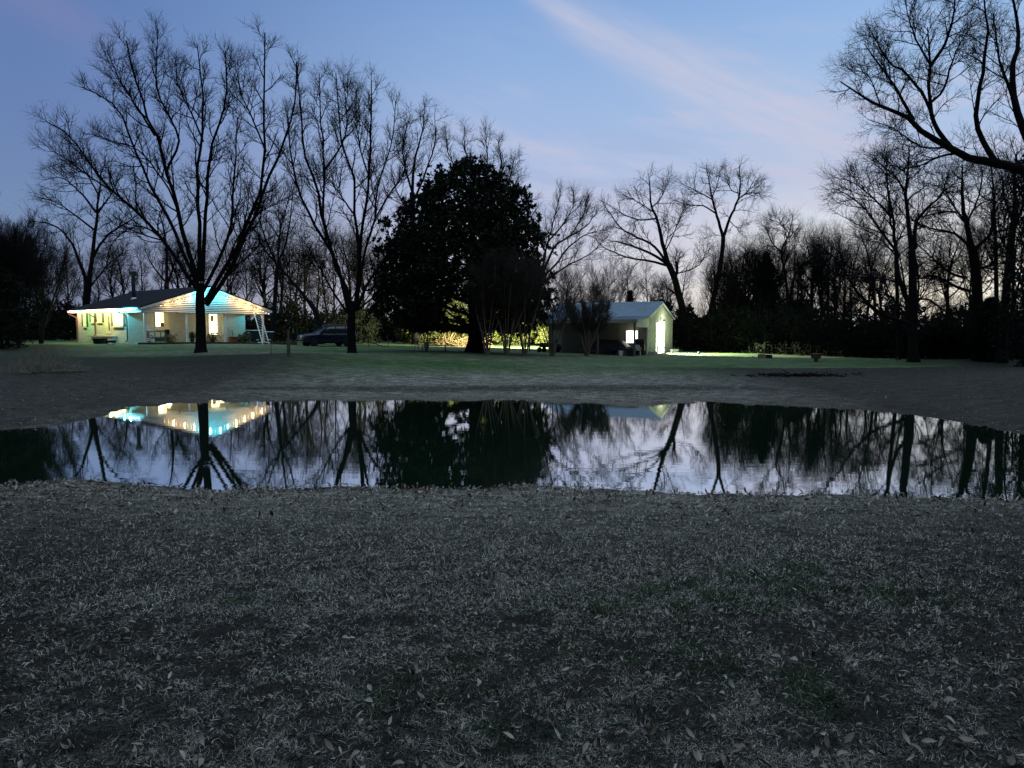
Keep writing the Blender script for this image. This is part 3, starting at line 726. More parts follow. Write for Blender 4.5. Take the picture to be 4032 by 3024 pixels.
traced_tree('bare_tree', 'bare tree with fanned arching limbs between the magnolia and the shed roof', C3,
    [(200, 1420), (215, 1150), (240, 900)], .40, [
    ([(240, 920), (330, 700), (450, 610), (560, 540), (650, 430)], .18, .03, .4),
    ([(245, 910), (360, 800), (430, 700), (560, 600), (700, 560)], .15, .03, -.4),
    ([(240, 900), (290, 650), (340, 480), (380, 280)], .15, .03, .5),
    ([(240, 900), (200, 600), (160, 420), (180, 310)], .13, .03, -.5),
    ([(290, 650), (400, 520), (470, 400), (480, 280)], .11, .02, .4),
    ([(450, 610), (540, 470), (590, 340)], .09, .02, -.4),
    ([(250, 950), (420, 830), (560, 760), (660, 680), (750, 570)], .13, .02, .5),
    ], 86, 23, lv=dict(n2=13, n3=8, n4=5, l2=2.8, l3=1.4, a2=.5, up2=.07, r3=.024, r4=.016))
traced_tree('crooked_tree', 'crooked bare tree rising out of the right wood above its neighbours', C4,
    [(215, 1400), (215, 1150), (210, 940)], .30, [
    ([(205, 950), (170, 700), (150, 560), (210, 430), (240, 290)], .20, .03, .4),
    ([(215, 930), (260, 750), (350, 650), (420, 560)], .14, .02, -.5),
    ([(150, 570), (80, 500), (20, 360)], .10, .02, .5),
    ([(160, 600), (190, 470), (150, 330)], .08, .02, -.4),
    ([(210, 430), (140, 350), (60, 320)], .06, .02, .4),
    ([(255, 760), (250, 560), (260, 420)], .08, .02, .4),
    ], 68, 24, ls=.8, lv=dict(n2=11, n3=7, n4=4, l2=1.8, l3=1.1, up2=.02, up3=.02, r3=.02, r4=.014))
traced_tree('slim_tree', 'straight slim trunk close left of the spreading tree on the right', C4,
    [(1050, 1405), (1045, 1100), (1035, 760)], .14, [
    ([(1035, 770), (1020, 500), (980, 250), (960, 0)], .17, .03, .4),
    ([(1030, 600), (900, 460), (760, 380)], .08, .02, .5), ([(1025, 520), (1100, 380), (1170, 260)], .07, .02, -.5)], 50, 25, ls=.7)
traced_tree('slim_tree', 'slender bent tree standing well left of the spreading tree on the right', C4,
    [(880, 1400), (875, 1150), (865, 950), (845, 760)], .11, [
    ([(845, 770), (825, 640), (790, 520), (740, 400)], .13, .02, .4),
    ([(850, 700), (880, 560), (930, 440)], .06, .02, -.5)], 55, 26, ls=.65)
traced_tree('slim_tree', 'straight dark trunk just right of the tree with the cut stub', C4,
    [(1810, 1405), (1803, 1000), (1798, 600)], .15, [
    ([(1798, 620), (1790, 380), (1780, 100), (1760, -100)], .2, .03, .4),
    ([(1798, 560), (1880, 420), (1900, 250)], .09, .02, -.5), ([(1800, 700), (1730, 560), (1700, 400)], .08, .02, .5)], 50, 27, ls=.65)
traced_tree('leaning_tree', 'thick right-leaning trunk nearest the right edge of the photo, under dark foliage', C4,
    [(1840, 1405), (1855, 1200), (1880, 850), (1905, 600), (1925, 400)], .25, [
    ([(1925, 420), (1945, 200), (1940, 0), (1960, -200)], .28, .04, .3),
    ([(1925, 440), (1990, 250), (2060, 100)], .14, .03, -.5),
    ([(1910, 600), (1830, 440), (1820, 260)], .11, .02, .5),
    ([(1930, 330), (1860, 150), (1840, -60)], .11, .02, -.4)], 46, 28, ls=.7)
traced_tree('slim_tree', 'thin trunk at the very right edge, seen against the pale horizon', C4,
    [(1965, 1405), (1940, 1050), (1930, 800), (1950, 560)], .10, [
    ([(1930, 800), (1945, 560), (2000, 330)], .12, .03, .4), ([(1935, 900), (2020, 830), (2100, 800)], .06, .02, -.5)], 52, 29, ls=.7)
traced_tree('bare_tree', 'dark low-forked bare tree behind the house roof, between the flue pipe and the pecan trunk', C1,
    [(698, 1640), (700, 1400), (698, 1300)], .34, [
    ([(698, 1310), (700, 1160), (690, 1050), (660, 950)], .2, .04, .4),
    ([(700, 1310), (740, 1200), (790, 1080)], .16, .03, -.4),
    ([(690, 1290), (630, 1215), (590, 1130)], .12, .03, .5)], 88, 30, lv=dict(n2=10, n3=7, n4=4, l2=2.4, l3=1.3, r3=.024, r4=.016))
# ------------------------------------------------------------------ leafy crowns
def leaves(C, D, size, rg, width=.42, fold=.25):
    """one rhombic folded leaf (two quads) per centre, pointing along D"""
    n = len(C); D = nrm(D)
    a = rg.normal(0, 1, (n, 3)); Sd = nrm(np.cross(D, a)); U = np.cross(Sd, D)
    L = (size * rg.uniform(.6, 1.25, n))[:, None]; W = L * width
    b = C; tip = C + D * L; m = C + D * L * .45
    l = m + Sd * W * .5 + U * W * fold; r = m - Sd * W * .5 + U * W * fold
    m2 = C + D * L * .5
    V = np.stack([b, l, tip, m2, r], 1).reshape(-1, 3)
    i = np.arange(n)[:, None] * 5
    Q = np.concatenate([i + np.array([[0, 3, 2, 1]]), i + np.array([[0, 4, 2, 3]])])
    return V, Q
def whorls(C, out, size, k, rg, width=.42):
    """k leaves around each twig end"""
    n = len(C)
    D = np.repeat(nrm(out), k, 0) * .55 + rg.normal(0, .75, (n * k, 3))
    return leaves(np.repeat(C, k, 0), D, np.full(n * k, size), rg, width)

MAG = None
def magnolia():
    global MAG
    rg = np.random.RandomState(41); D = 53.0
    base = P(1870, 1388, D); org = base
    # silhouette rows: pixel y, left, right
    rows = [(622, 1830, 1890), (660, 1775, 1945), (700, 1705, 1985), (760, 1650, 2040), (800, 1605, 2078), (860, 1580, 2100), (900, 1556, 2128), (980, 1530, 2135),
            (1060, 1500, 2150), (1140, 1478, 2150), (1200, 1485, 2150), (1245, 1510, 2140), (1285, 1560, 2110), (1305, 1600, 2080)]
    ys = np.array([r[0] for r in rows], float); lf = np.array([r[1] for r in rows], float); rt = np.array([r[2] for r in rows], float)
    n = 8200
    py = rg.uniform(0, 1, n * 3); py = ys[0] + (ys[-1] - ys[0]) * py ** .8
    l = np.interp(py, ys, lf); r = np.interp(py, ys, rt)
    keep = rg.uniform(0, 700, n * 3) < (r - l) + 60
    py, l, r = py[keep][:n], l[keep][:n], r[keep][:n]; n = len(py)
    cx = (l + r) / 2; hw = (r - l) / 2
    # lobes: ragged limb clusters
    th = rg.uniform(0, 2 * math.pi, n)
    rho = np.sqrt(rg.uniform(.12, 1, n))
    lob = 1 + .13 * np.sin(5 * th + py * .035) + .10 * np.sin(9 * th - py * .06) + rg.normal(0, .05, n)
    px = cx + hw * rho * lob * np.cos(th)
    m = hw / F * D
    dep = D + m * rho * lob * np.sin(th) * .95
    C = np.array([P(a, b, c) for a, b, c in zip(px, py, dep)])
    nc = 120; ci = rg.choice(np.where(rho > .72)[0], nc, False); half = int(n * .22); pick = rg.randint(0, nc, half)
    C[:half] = C[ci][pick] + np.clip(rg.normal(0, .36, (half, 3)), -.8, .8) * rg.uniform(.7, 1.5, nc)[pick][:, None] * np.array([1, 1, .8])
    py[:half] = py[ci][pick]; px[:half] = px[ci][pick]; cx[:half] = cx[ci][pick]; hw[:half] = hw[ci][pick]
    # open gaps where the sky shows
    g = np.sin(C[:, 0] * 2.1 + 1.3 * np.sin(C[:, 2] * 1.7)) + np.sin(C[:, 2] * 2.4 + 1.1 * np.sin(C[:, 1] * 1.9)) + np.sin(C[:, 1] * 2.2 + C[:, 0])
    edge = np.abs(px - cx) / hw
    hole = (((px - 1795) / 62) ** 2 + ((py - 1232) / 66) ** 2 < 1) & (rg.uniform(0, 1, n) < .86)
    hole |= (((px - 1893) / 24) ** 2 + ((py - 1200) / 68) ** 2 < 1) & (rg.uniform(0, 1, n) < .8)
    k = (g > -1.75 - .45 * (edge < .55)) & ~hole
    C = C[k]; n = len(C)
    axis_p = np.stack([np.full(n, base[0]), np.full(n, D), C[:, 2] - 1.0], 1)
    out = nrm(C - axis_p); out[:, 2] += .35
    t = MAG = empty('magnolia_tree', tuple(org), 0, 'dense dark evergreen magnolia with a low bent limb, in the middle of the lawn', 'tree')
    # trunk and limbs
    tr = resample([P(1868, 1392, D) - org, P(1872, 1330, D) - org, P(1868, 1240, D) - org, P(1862, 1000, D) - org, P(1860, 760, D) - org], 14)
    parts = [tubes(tr[None], np.interp(np.linspace(0, 1, 14), [0, .05, .1, 1], [.80, .58, .5, .08])[None], 14)]
    low = resample([P(1860, 1300, D) - org, P(1810, 1296, D - .5) - org, P(1772, 1287, D - .9) - org, P(1752, 1262, D - 1.2) - org, P(1735, 1220, D - 1.6) - org], 12)
    parts.append(tubes(low[None], np.linspace(.32, .14, 12)[None], 10))
    L1 = []
    for i in range(26):
        h = rg.uniform(.18, .85); a = i * 2.4
        p0 = tr[int(h * 13)]; rad = np.interp(1309 - 0, [0, 1], [0, 1])
        y = 1388 - h * 690
        R_ = float(np.interp(y - 60, ys, (rt - lf) / 2)) / F * D * .85
        q = p0 + np.array([math.cos(a) * R_, math.sin(a) * R_, R_ * .35])
        L1.append(resample([p0, p0 * .5 + q * .5 + np.array([0, 0, -.1]), q], 8))
    L1 = np.array(L1); parts.append(tubes(L1, np.broadcast_to(np.linspace(.12, .03, 8), (26, 8)).copy(), 5))
    V, Q = join(parts); mesh_np('trunk', V, Q, M['bark'], t, True)
    V, Q = whorls(C - org, out, .32, 11, rg)
    mesh_np('crown', V, Q, M['magnolia'], t)
magnolia()
# unseen evergreens added round the camera to dim the near grass
for x, y, rz, sc_, lb in ((-.5, -7.6, 1.0, 1.12, 'unseen evergreen magnolia added behind the camera to dim the grass'), (-11.8, 2.6, 2.2, 1.08, 'unseen evergreen magnolia added left of the camera to dim the grass'), (11.8, 2.2, 4.0, 1.08, 'unseen evergreen magnolia added right of the camera to dim the grass')):
    o = copy_tree(MAG); o.location = (x, y, zt(x, y)); o.rotation_euler = (0, 0, rz); o.scale = (sc_,) * 3; o['label'] = lb

def blob_tree(name, label, px, D, top, wpx, seed, material='cedar', n=900, leaf=.3, shape='cone', group=None, base_py=None, k=9):
    """evergreen or leafy shrub: leaf sprays on real twigs through an uneven crown"""
    rg = np.random.RandomState(seed)
    b = np.array(G(px, D)); topz = P(px, top, D)[2]; H = topz - b[2]; Wd = wpx / F * D / 2
    h = rg.uniform(0, 1, n) ** .85
    prof = (1 - h) ** .75 * (.75 + .25 * np.sin(h * 17 + seed)) if shape == 'cone' else np.sqrt(np.clip(1 - (2 * h - .9) ** 2 * .9, .05, 1))
    th = rg.uniform(0, 6.283, n); rho = np.sqrt(rg.uniform(.05, 1, n))
    lob = 1 + .2 * np.sin(4 * th + h * 9 + seed) + rg.normal(0, .09, n)
    C = np.stack([np.cos(th) * rho * lob * prof * Wd, np.sin(th) * rho * lob * prof * Wd, h * H], 1)
    out = nrm(C - np.array([0, 0, 1]) * (C[:, 2:3] - .5)); out[:, 2] += .3
    t = empty(name, tuple(b), rg.uniform(0, 6), label, 'tree' if H > 3.5 else 'shrub', group)
    tr = np.array([[0, 0, -.1], [.05, 0, H * .3], [0, .05, H * .6], [0, 0, H * .93]])
    parts = [tubes(tr[None], np.linspace(max(.06, H * .016), .02, 4)[None], 7)]
    m = min(n, 260); sel = rg.choice(n, m, False)
    S = np.stack([np.zeros(m), np.zeros(m), C[sel, 2] * .75], 1)
    Lm = np.stack([S, S * .5 + C[sel] * .5 + np.array([0, 0, .05]), C[sel]], 1)
    parts.append(tubes(Lm, np.broadcast_to(np.array([.03, .02, .008]), (m, 3)).copy(), 3))
    V, Q = join(parts); mesh_np('trunk', V, Q, M['bark'], t, True)
    V, Q = whorls(C, out, leaf, k, rg, .34)
    mesh_np('crown', V, Q, M[material], t)
    return t
blob_tree('cedar_tree', 'broad dark evergreen in the wood right of the forked tree', 3010, 70, 1000, 260, 51, n=1000, leaf=.34)
blob_tree('cedar_tree', 'dark evergreen half sunk in the wood, left of the broad one', 2890, 74, 1120, 230, 52, n=900, leaf=.42)
blob_tree('cedar_tree', 'small dark evergreen top showing above the shed roof', 2478, 92, 1150, 110, 53, n=800, leaf=.38)
blob_tree('cedar_tree', 'low round evergreen at the foot of the crooked tree', 3120, 64, 1190, 170, 54, n=900, leaf=.40, shape='round')
blob_tree('ivy_tree', 'tall evergreen mass high on the trunks at the right edge of the photo', 4040, 43, 560, 250, 55, n=1500, leaf=.24, shape='round', k=6)
blob_tree('evergreen_shrub', 'dark evergreen bush between the cut stub tree and the leaning trunk at right', 3890, 48, 1180, 120, 56, n=700, leaf=.26, shape='round')
blob_tree('evergreen_shrub', 'dark evergreen shrub low at the left edge of the photo', 10, 50, 1060, 260, 57, n=1300, leaf=.24, shape='round', k=6)
# bushes lit by the yard light behind the magnolia
for i, (px, D, top, w, lb) in enumerate([
        (1790, 84, 1165, 150, 'yellow lit leafy tree seen through the gap left of the magnolia trunk'),
        (1730, 82, 1270, 110, 'lit leafy bush above the brush pile'),
        (1905, 88, 1120, 110, 'lit leafy tree directly behind the magnolia trunk'),
        (2010, 82, 1190, 170, 'brightly lit bush behind the crape myrtle stems'),
        (2110, 86, 1230, 150, 'lit bush seen past the end post of the shed'),
        (2165, 80, 1290, 90, 'lit low bush framed by the shed end post and its wall'),
        (1640, 80, 1215, 150, 'dim bush behind the garden chairs')]):
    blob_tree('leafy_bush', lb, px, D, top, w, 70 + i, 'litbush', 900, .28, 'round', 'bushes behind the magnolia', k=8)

# ------------------------------------------------------------------ crape myrtles: many stems, fine twigs
def myrtle(px, D, top, wpx, seed, label, nst=11, lit='myrtle', dense=1.0, name='crape_myrtle', group='crape myrtles on the lawn', cat='shrub'):
    rg = np.random.RandomState(seed)
    b = np.array(G(px, D)); H = P(px, top, D)[2] - b[2]; Wd = wpx / F * D / 2
    t = empty(name, tuple(b), 0, label, cat, group)
    St = []
    for i in range(nst):
        a = i * 2.4 + rg.uniform(-.4, .4); q = rg.uniform(.25, 1) ** .6
        s = np.array([math.cos(a), math.sin(a), 0])
        h = H * rg.uniform(.62, .85)
        St.append(resample([s * .12 + np.array([0, 0, -.1]), s * (.2 + .1 * q) + np.array([0, 0, h * .22]), s * Wd * q * .48 + np.array([0, 0, h * .6]) + rg.normal(0, .06, 3), s * Wd * q * .8 + np.array([0, 0, h])], 10))
    St = np.array(St); Rd = np.broadcast_to(np.linspace(.045, .014, 10), (nst, 10)) * rg.uniform(.75, 1.25, (nst, 1))
    V, Q = tubes(St, Rd, 6); mesh_np('stem_clump', V, Q, M[lit], t, True)
    p = []
    S, Dr, Rl, s = spawn(St, Rd, 9, .42, 1.0, .5, rg)
    p2, r2 = grow(S, Dr, H * .22 * rg.uniform(.6, 1.2, len(S)), np.minimum(Rl * .7, .014), 5, .09, .12, rg, .4); p.append(tubes(p2, r2, 3))
    S, Dr, Rl, s = spawn(p2, r2, int(7 * dense), .2, 1.0, .55, rg)
    p3, r3 = grow(S, Dr, H * .10 * rg.uniform(.5, 1.3, len(S)), np.full(len(S), .008), 3, .1, .12, rg, .6); p.append(tubes(p3, r3, 3))
    S, Dr, Rl, s = spawn(p3, r3, int(5 * dense), .2, 1.0, .55, rg)
    p4, r4 = grow(S, Dr, H * .05 * rg.uniform(.5, 1.3, len(S)), np.full(len(S), .006), 2, .1, .1, rg, .7); p.append(tubes(p4, r4, 3))
    V, Q = join(p); mesh_np('crown', V, Q, M['myrtle_twig'] if name == 'crape_myrtle' else M['twig'], t)
    return t
KW = dict(lit='bark', name='thicket_tree', group='twiggy trees at the left edge', cat='tree')
myrtle(-10, 52, 850, 430, 181, 'dense twiggy tree at the very left edge of the photo', 16, dense=1.9, **KW)
myrtle(75, 57, 870, 330, 182, 'dense twiggy tree second from the left edge', 14, dense=1.9, **KW)
myrtle(165, 60, 930, 260, 183, 'lower twiggy tree third from the left edge, toward the house', 12, dense=1.7, **KW)
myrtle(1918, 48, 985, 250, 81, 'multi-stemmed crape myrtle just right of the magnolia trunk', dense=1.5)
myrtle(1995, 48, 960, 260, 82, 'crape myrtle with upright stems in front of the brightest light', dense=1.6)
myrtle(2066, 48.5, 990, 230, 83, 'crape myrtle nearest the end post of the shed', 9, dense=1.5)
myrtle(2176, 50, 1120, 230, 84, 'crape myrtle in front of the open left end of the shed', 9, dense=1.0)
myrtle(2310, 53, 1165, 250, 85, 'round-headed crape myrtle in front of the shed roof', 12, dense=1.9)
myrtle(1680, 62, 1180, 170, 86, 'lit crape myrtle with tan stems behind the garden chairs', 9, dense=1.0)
myrtle(2290, 82, 990, 330, 87, 'tall open crape myrtle rising behind the shed roof', 10, dense=1.2)
myrtle(2390, 84, 1010, 240, 88, 'narrower crape myrtle behind the middle of the shed roof', 9, dense=1.0)

# ------------------------------------------------------------------ woods: prototypes copied
def proto_tree(seed, H, spread, r, limbs, style):
    rg = np.random.RandomState(seed)
    t = empty('wood_tree', (0, 0, -500))
    n = 10
    tr = resample([(0, 0, -.2), (rg.normal(0, .15), rg.normal(0, .15), H * .3), (rg.normal(0, .4), rg.normal(0, .4), H * .62), (rg.normal(0, .6), rg.normal(0, .6), H * .95)], n)
    trr = np.interp(np.linspace(0, 1, n), [0, .1, 1], [r * 1.3, r, .03])
    S, D, Rl, s = spawn(tr[None], trr[None], limbs, .22 if style else .34, .95, .7, rg)
    D[:, 2] = np.abs(D[:, 2]) * .8 + .15
    L = spread * (1.0 - .6 * s) * rg.uniform(.7, 1.2, len(s))
    lp, lr = grow(S, D, L, np.minimum(Rl * .6, .11), 8, .10, .10, rg, .2)
    V, Q = join([tubes(tr[None], trr[None], 7), tubes(lp, lr, 5)]); mesh_np('trunk', V, Q, M['bark'], t, True)
    V, Q = join(twigs(lp, lr, rg, {**LEVELS, 'n2': 8, 'n3': 6, 'n4': 4, 'l2': spread * .42, 'l3': spread * .22, 'l4': spread * .12, 'r2': .032, 'r3': .02, 'r4': .014, 'up2': .06, 'up3': .06}))
    mesh_np('crown', V, Q, M['twig'], t)
    return t
PR = [proto_tree(101 + i, h, s, r, l, st) for i, (h, s, r, l, st) in enumerate([(11, 4.0, .18, 13, 0), (12, 3.4, .15, 14, 1), (10, 4.5, .20, 12, 0), (13, 3.2, .16, 15, 1), (9, 3.2, .13, 12, 1), (12, 5.0, .22, 13, 0)])]
used = set()
def wood(px, D, top, group, label):
    i = rnd.randrange(len(PR)); proto = PR[i]
    o = proto if i not in used else copy_tree(proto)
    used.add(i)
    x, y, z = G(px, D); H0 = [11, 12, 10, 13, 9, 12][i] * 1.02
    s = (P(px, top, D)[2] - z) / H0
    o.location = (x, y, z - .05); o.rotation_euler = (0, 0, rnd.uniform(0, 6.28))
    w = max(.8, min(1.35, s * .5 + .5)) * rnd.uniform(.85, 1.1)
    o.scale = (w, w, s)
    tag(o, label, 'tree', group)
def spread_wood(n, x0, x1, d0, d1, tops, group, label):
    for i in range(n):
        px = x0 + (x1 - x0) * (i + rnd.uniform(.1, .9)) / n
        D = rnd.uniform(d0, d1)
        top = np.interp(px, [a for a, b in tops], [b for a, b in tops]) + rnd.uniform(-25, 55)
        wood(px, D, top, group, label)
spread_wood(30, 2790, 3360, 67, 86, [(2690, 1060), (2780, 980), (2900, 960), (3100, 940), (3200, 900), (3330, 900)], 'bare trees of the right wood', 'bare tree crowded into the dark wood right of the shed')
spread_wood(10, 3340, 4150, 58, 80, [(3340, 920), (3450, 900), (3600, 930), (3800, 880), (4150, 850)], 'bare trees behind the right bank', 'thin bare tree in the open wood behind the right bank')
spread_wood(16, 3000, 4200, 92, 112, [(3000, 1110), (3400, 1150), (4200, 1120)], 'low far trees in the right wood', 'low far tree filling the gaps of the right wood')
spread_wood(9, 2200, 2720, 90, 110, [(2200, 1080), (2500, 1060), (2720, 1050)], 'bare trees behind the shed', 'far bare tree rising behind the shed roof')
spread_wood(17, 1020, 1640, 80, 104, [(1020, 930), (1300, 900), (1500, 930), (1640, 950)], 'bare trees behind the parked car', 'bare tree in the dark line behind the parked car')
spread_wood(16, 60, 1020, 86, 108, [(60, 1000), (300, 960), (700, 930), (1020, 940)], 'bare trees behind the house', 'bare tree in the line behind the house roof')
spread_wood(7, -420, 120, 50, 72, [(-420, 900), (0, 900), (120, 960)], 'bare trees at the left edge', 'bare tree tangled into the dark mass at the left edge')

# ------------------------------------------------------------------ stuff: undergrowth and far wood
def undergrowth(name, label, n, d0, d1, tops, leaf, seed, gaps=()):
    rg = np.random.RandomState(seed)
    px = rg.uniform(-500, 4600, n); D = rg.uniform(d0, d1, n)
    top = np.interp(px, [a for a, b in tops], [b for a, b in tops]) + 26 * np.sin(px * .021) + 18 * np.sin(px * .057 + 1) + rg.normal(0, 16, n)
    for a, b, dmin in gaps:
        k = (px > a) & (px < b) & (D < dmin)
        D[k] = dmin + rg.uniform(0, 8, k.sum())
    x = (px - 2016) / F * D; z0 = zts(x, D)
    H = np.maximum(.3, CAMZ + (1309 - top) / F * D - z0)
    h = rg.uniform(0, 1, n) ** 1.15 * H
    C = np.stack([x, D, z0 + h], 1)
    V, Q = whorls(C, np.tile([0., 0, 1.], (n, 1)) + rg.normal(0, .4, (n, 3)), leaf, 4, rg, .45)
    parts = [(V, Q)]
    m = n // 10
    S = np.stack([x[:m], D[:m], z0[:m] - .05], 1); Dr = rg.normal(0, .16, (m, 3)); Dr[:, 2] = 1
    p, r = grow(S, Dr, H[:m] * rg.uniform(.9, 1.35, m), np.full(m, .022), 5, .08, .02, rg, .3); parts.append(tubes(p, r, 3))
    S, Dr, Rl, s = spawn(p, r, 6, .3, 1, .6, rg); q, rq = grow(S, Dr, np.repeat(H[:m], 6) * .28, np.full(len(S), .012), 3, .12, .05, rg, .5); parts.append(tubes(q, rq, 3))
    V, Q = join(parts)
    tag(mesh_np(name, V, Q, M['under']), label, kind='stuff')
UT = [(-500, 1130), (0, 1160), (160, 1215), (330, 1215), (560, 1200), (1000, 1225), (1250, 1215), (1500, 1235), (1700, 1255), (2100, 1285), (2300, 1270), (2680, 1240), (2850, 1190), (3050, 1190), (3200, 1250), (3400, 1300), (3700, 1300), (3900, 1280), (4600, 1280)]
undergrowth('undergrowth', 'dark tangled thicket under the trees all along the far edge of the lawn', 17000, 74, 90, UT, .42, 61, gaps=((1500, 2260, 88),))
undergrowth('distant_wood', 'low dark far wood along the horizon', 9000, 118, 150, [(-500, 1230), (600, 1235), (2000, 1240), (3000, 1225), (4600, 1215)], .9, 63)
def edge_thicket():
    rg = np.random.RandomState(64); n = 9000
    px = rg.uniform(2690, 4500, n); D = np.interp(px, [2690, 3000, 3300, 3580, 4500], [72, 62, 54, 50.5, 50]) + np.abs(rg.normal(0, 4, n))
    x = (px - 2016) / F * D; z0 = zts(x, D)
    top = np.interp(px, [2690, 2900, 3100, 3350, 3600, 4500], [1250, 1225, 1250, 1285, 1290, 1270]) + 16 * np.sin(px * .03) + rg.normal(0, 12, n)
    H = np.maximum(.4, CAMZ + (1309 - top) / F * D - z0)
    C = np.stack([x, D, z0 + rg.uniform(0, 1, n) * H], 1)
    V, Q = whorls(C, rg.normal(0, 1, (n, 3)) + [0, 0, .6], .32, 4, rg, .45)
    m = 700; S = np.stack([x[:m], D[:m], z0[:m] - .05], 1); Dr = rg.normal(0, .15, (m, 3)); Dr[:, 2] = 1
    p, r = grow(S, Dr, H[:m] * rg.uniform(1, 1.7, m), np.full(m, .018), 5, .08, .02, rg, .3)
    S, Dr, Rl, s = spawn(p, r, 7, .3, 1, .6, rg); q, rq = grow(S, Dr, np.repeat(H[:m], 7) * .35, np.full(len(S), .010), 3, .12, .05, rg, .5)
    V, Q = join([(V, Q), tubes(p, r, 3), tubes(q, rq, 3)])
    tag(mesh_np('thicket_undergrowth', V, Q, M['under']), 'black undergrowth at the foot of the trees along the right side of the lawn', kind='stuff')
edge_thicket()

# ------------------------------------------------------------------ farmhouse
HA = np.array([-29.0, 58.0]); HZ = 1.60; HROT = math.atan2(.777, .63)
hu = np.array([math.cos(HROT), math.sin(HROT), 0]); hw_ = np.array([-hu[1], hu[0], 0])
HO = np.array([HA[0], HA[1], HZ])
def ray_plane(px, py, p0, n):
    a = np.array([0, 0, CAMZ]); d = P(px, py, 1.0) - a
    return a + d * (np.dot(p0 - a, n) / np.dot(d, n))
def hl(px, py, plane, off):
    """house-local coordinates of a pixel on the plane x=off or y=off"""
    n, p0 = (hu, HO + hu * off) if plane == 'x' else (hw_, HO + hw_ * off)
    q = ray_plane(px, py, p0, n) - HO
    return np.dot(q, hu), np.dot(q, hw_), q[2]
WX, PY_ = .45, 3.2          # side wall plane x, porch back wall plane y
BW, BD = 11.55, 14.0        # roof width and depth
EZ, RZ = 2.86, 4.72         # eave and ridge heights
house = empty('farmhouse', tuple(HO), HROT, 'low white painted brick house with a lit front gable and porch', 'house')
LIT = {'warm': emit('lit_window_warm', (1.0, .86, .42), 1.6), 'cool': emit('lit_window_white', (1.0, .97, .82), 1.9), 'dim': emit('lit_window_dim', (1.0, .78, .42), .42), 'white': emit('lit_shop_white', (1.0, 1.0, .86), 4.0)}
def house_build():
    # walls
    mb = MB(); XR = 10.9
    mb.box(WX, WX + .2, PY_, 13.4, 0, EZ - .05)
    mb.box(WX + .2, XR, PY_, PY_ + .2, 0, EZ - .12)
    mb.box(XR - .2, XR, PY_ + .2, 13.4, 0, EZ - .05)
    mb.box(WX + .2, XR - .2, 13.2, 13.4, 0, EZ - .05)
    mb.build('wall', M['brick'], house)
    # back gable wall above eaves
    MB().prism([(WX, EZ - .05), (XR, EZ - .05), (BW / 2, RZ - .18)], 'y', 13.2, 13.4).build('wall', M['brick'], house)
    # roof
    sl = (RZ - EZ) / (BW / 2)
    mb = MB(); th = .10
    for s in (0, 1):
        xe = -.05 if s == 0 else BW + .05; xm = BW / 2
        z0 = EZ - .02
        a = [(xe, -.05, z0), (xm, -.05, RZ), (xm, BD, RZ), (xe, BD, z0)]
        if s: a = [a[1], a[0], a[3], a[2]]
        mb.hexa(a + [(p[0], p[1], p[2] + th) for p in a])
    roof = mb.build('roof', M['roof'], house)
    x, y, z = hl(527, 1170, 'x', 2.6)
    zr = EZ + sl * 2.6
    ch = MB().lathe([(.16, zr - .1), (.16, zr + 2.05)], (2.6, y, 0), 14).lathe([(.27, zr + 2.05), (.30, zr + 2.1), (.30, zr + 2.42), (.2, zr + 2.5), (.02, zr + 2.5)], (2.6, y, 0), 14)
    ch.build('flue_pipe', M['black_metal'], roof, smooth=False)
    MB().lathe([(.30, zr - .12), (.22, zr + .14), (.17, zr + .22)], (2.6, y, 0), 14).build('flashing', M['alu'], roof)
    # fascia / rake boards
    mb = MB()
    mb.box(-.06, -.02, 0, BD - .05, EZ - .20, EZ - .03)
    mb.box(BW + .02, BW + .06, 0, BD - .05, EZ - .20, EZ - .03)
    mb.build('fascia', M['white'], house)
    mb = MB()
    for s in (0, 1):
        xe, xm = (-.05, BW / 2) if s == 0 else (BW + .05, BW / 2)
        zt_, dz = EZ - .03, .17
        pts = [(xe, zt_ - dz), (xm, RZ - .01 - dz), (xm, RZ - .01), (xe, zt_)]
        mb.prism(pts, 'y', -.10, -.06)
    mb.build('rake_board', M['white'], house)
    # soffit over the side wall
    MB().box(-.015, WX - .005, PY_ - 3.0, BD - .6, EZ - .23, EZ - .21).build('soffit', M['white'], house)
    # porch ceiling and beam
    MB().box(.1, XR, .26, PY_ - .01, EZ - .20, EZ - .16).build('porch_ceiling', M['white'], house)
    MB().box(.1, BW - .1, .08, .25, EZ - .34, EZ - .205).build('porch_beam', M['white'], house)
    for xb in (.10, XR - .15): MB().box(xb, xb + .15, .255, PY_ - .01, EZ - .37, EZ - .205).build('porch_beam', M['white'], house)
    # lap siding of the gable: each course tilts out at its lower edge
    mb = MB(); n = 14; z0 = EZ - .36; z1 = RZ - .12; hs = (z1 - z0) / n
    for i in range(n):
        za, zb = z0 + i * hs, z0 + (i + 1) * hs
        def ext(z): return min(max((z - EZ) / sl, .08), BW / 2 - .02) + .04
        xa, xb = ext(za), ext(zb)
        za += .045; xa = ext(za)
        mb.hexa([(xa, .02, za), (BW - xa, .02, za), (BW - xa, .18, za), (xa, .18, za), (xb, .07, zb), (BW - xb, .07, zb), (BW - xb, .18, zb), (xb, .18, zb)])
    mb.build('gable_siding', M['white'], house)
    MB().prism([(.2, z0), (BW - .2, z0), (BW - .2, EZ), (BW / 2, z1), (.2, EZ)], 'y', .181, .20).build('siding_shadow_backing', M['brown_metal'], house)  # dark sheet in the gaps imitates the shadow line under each lap
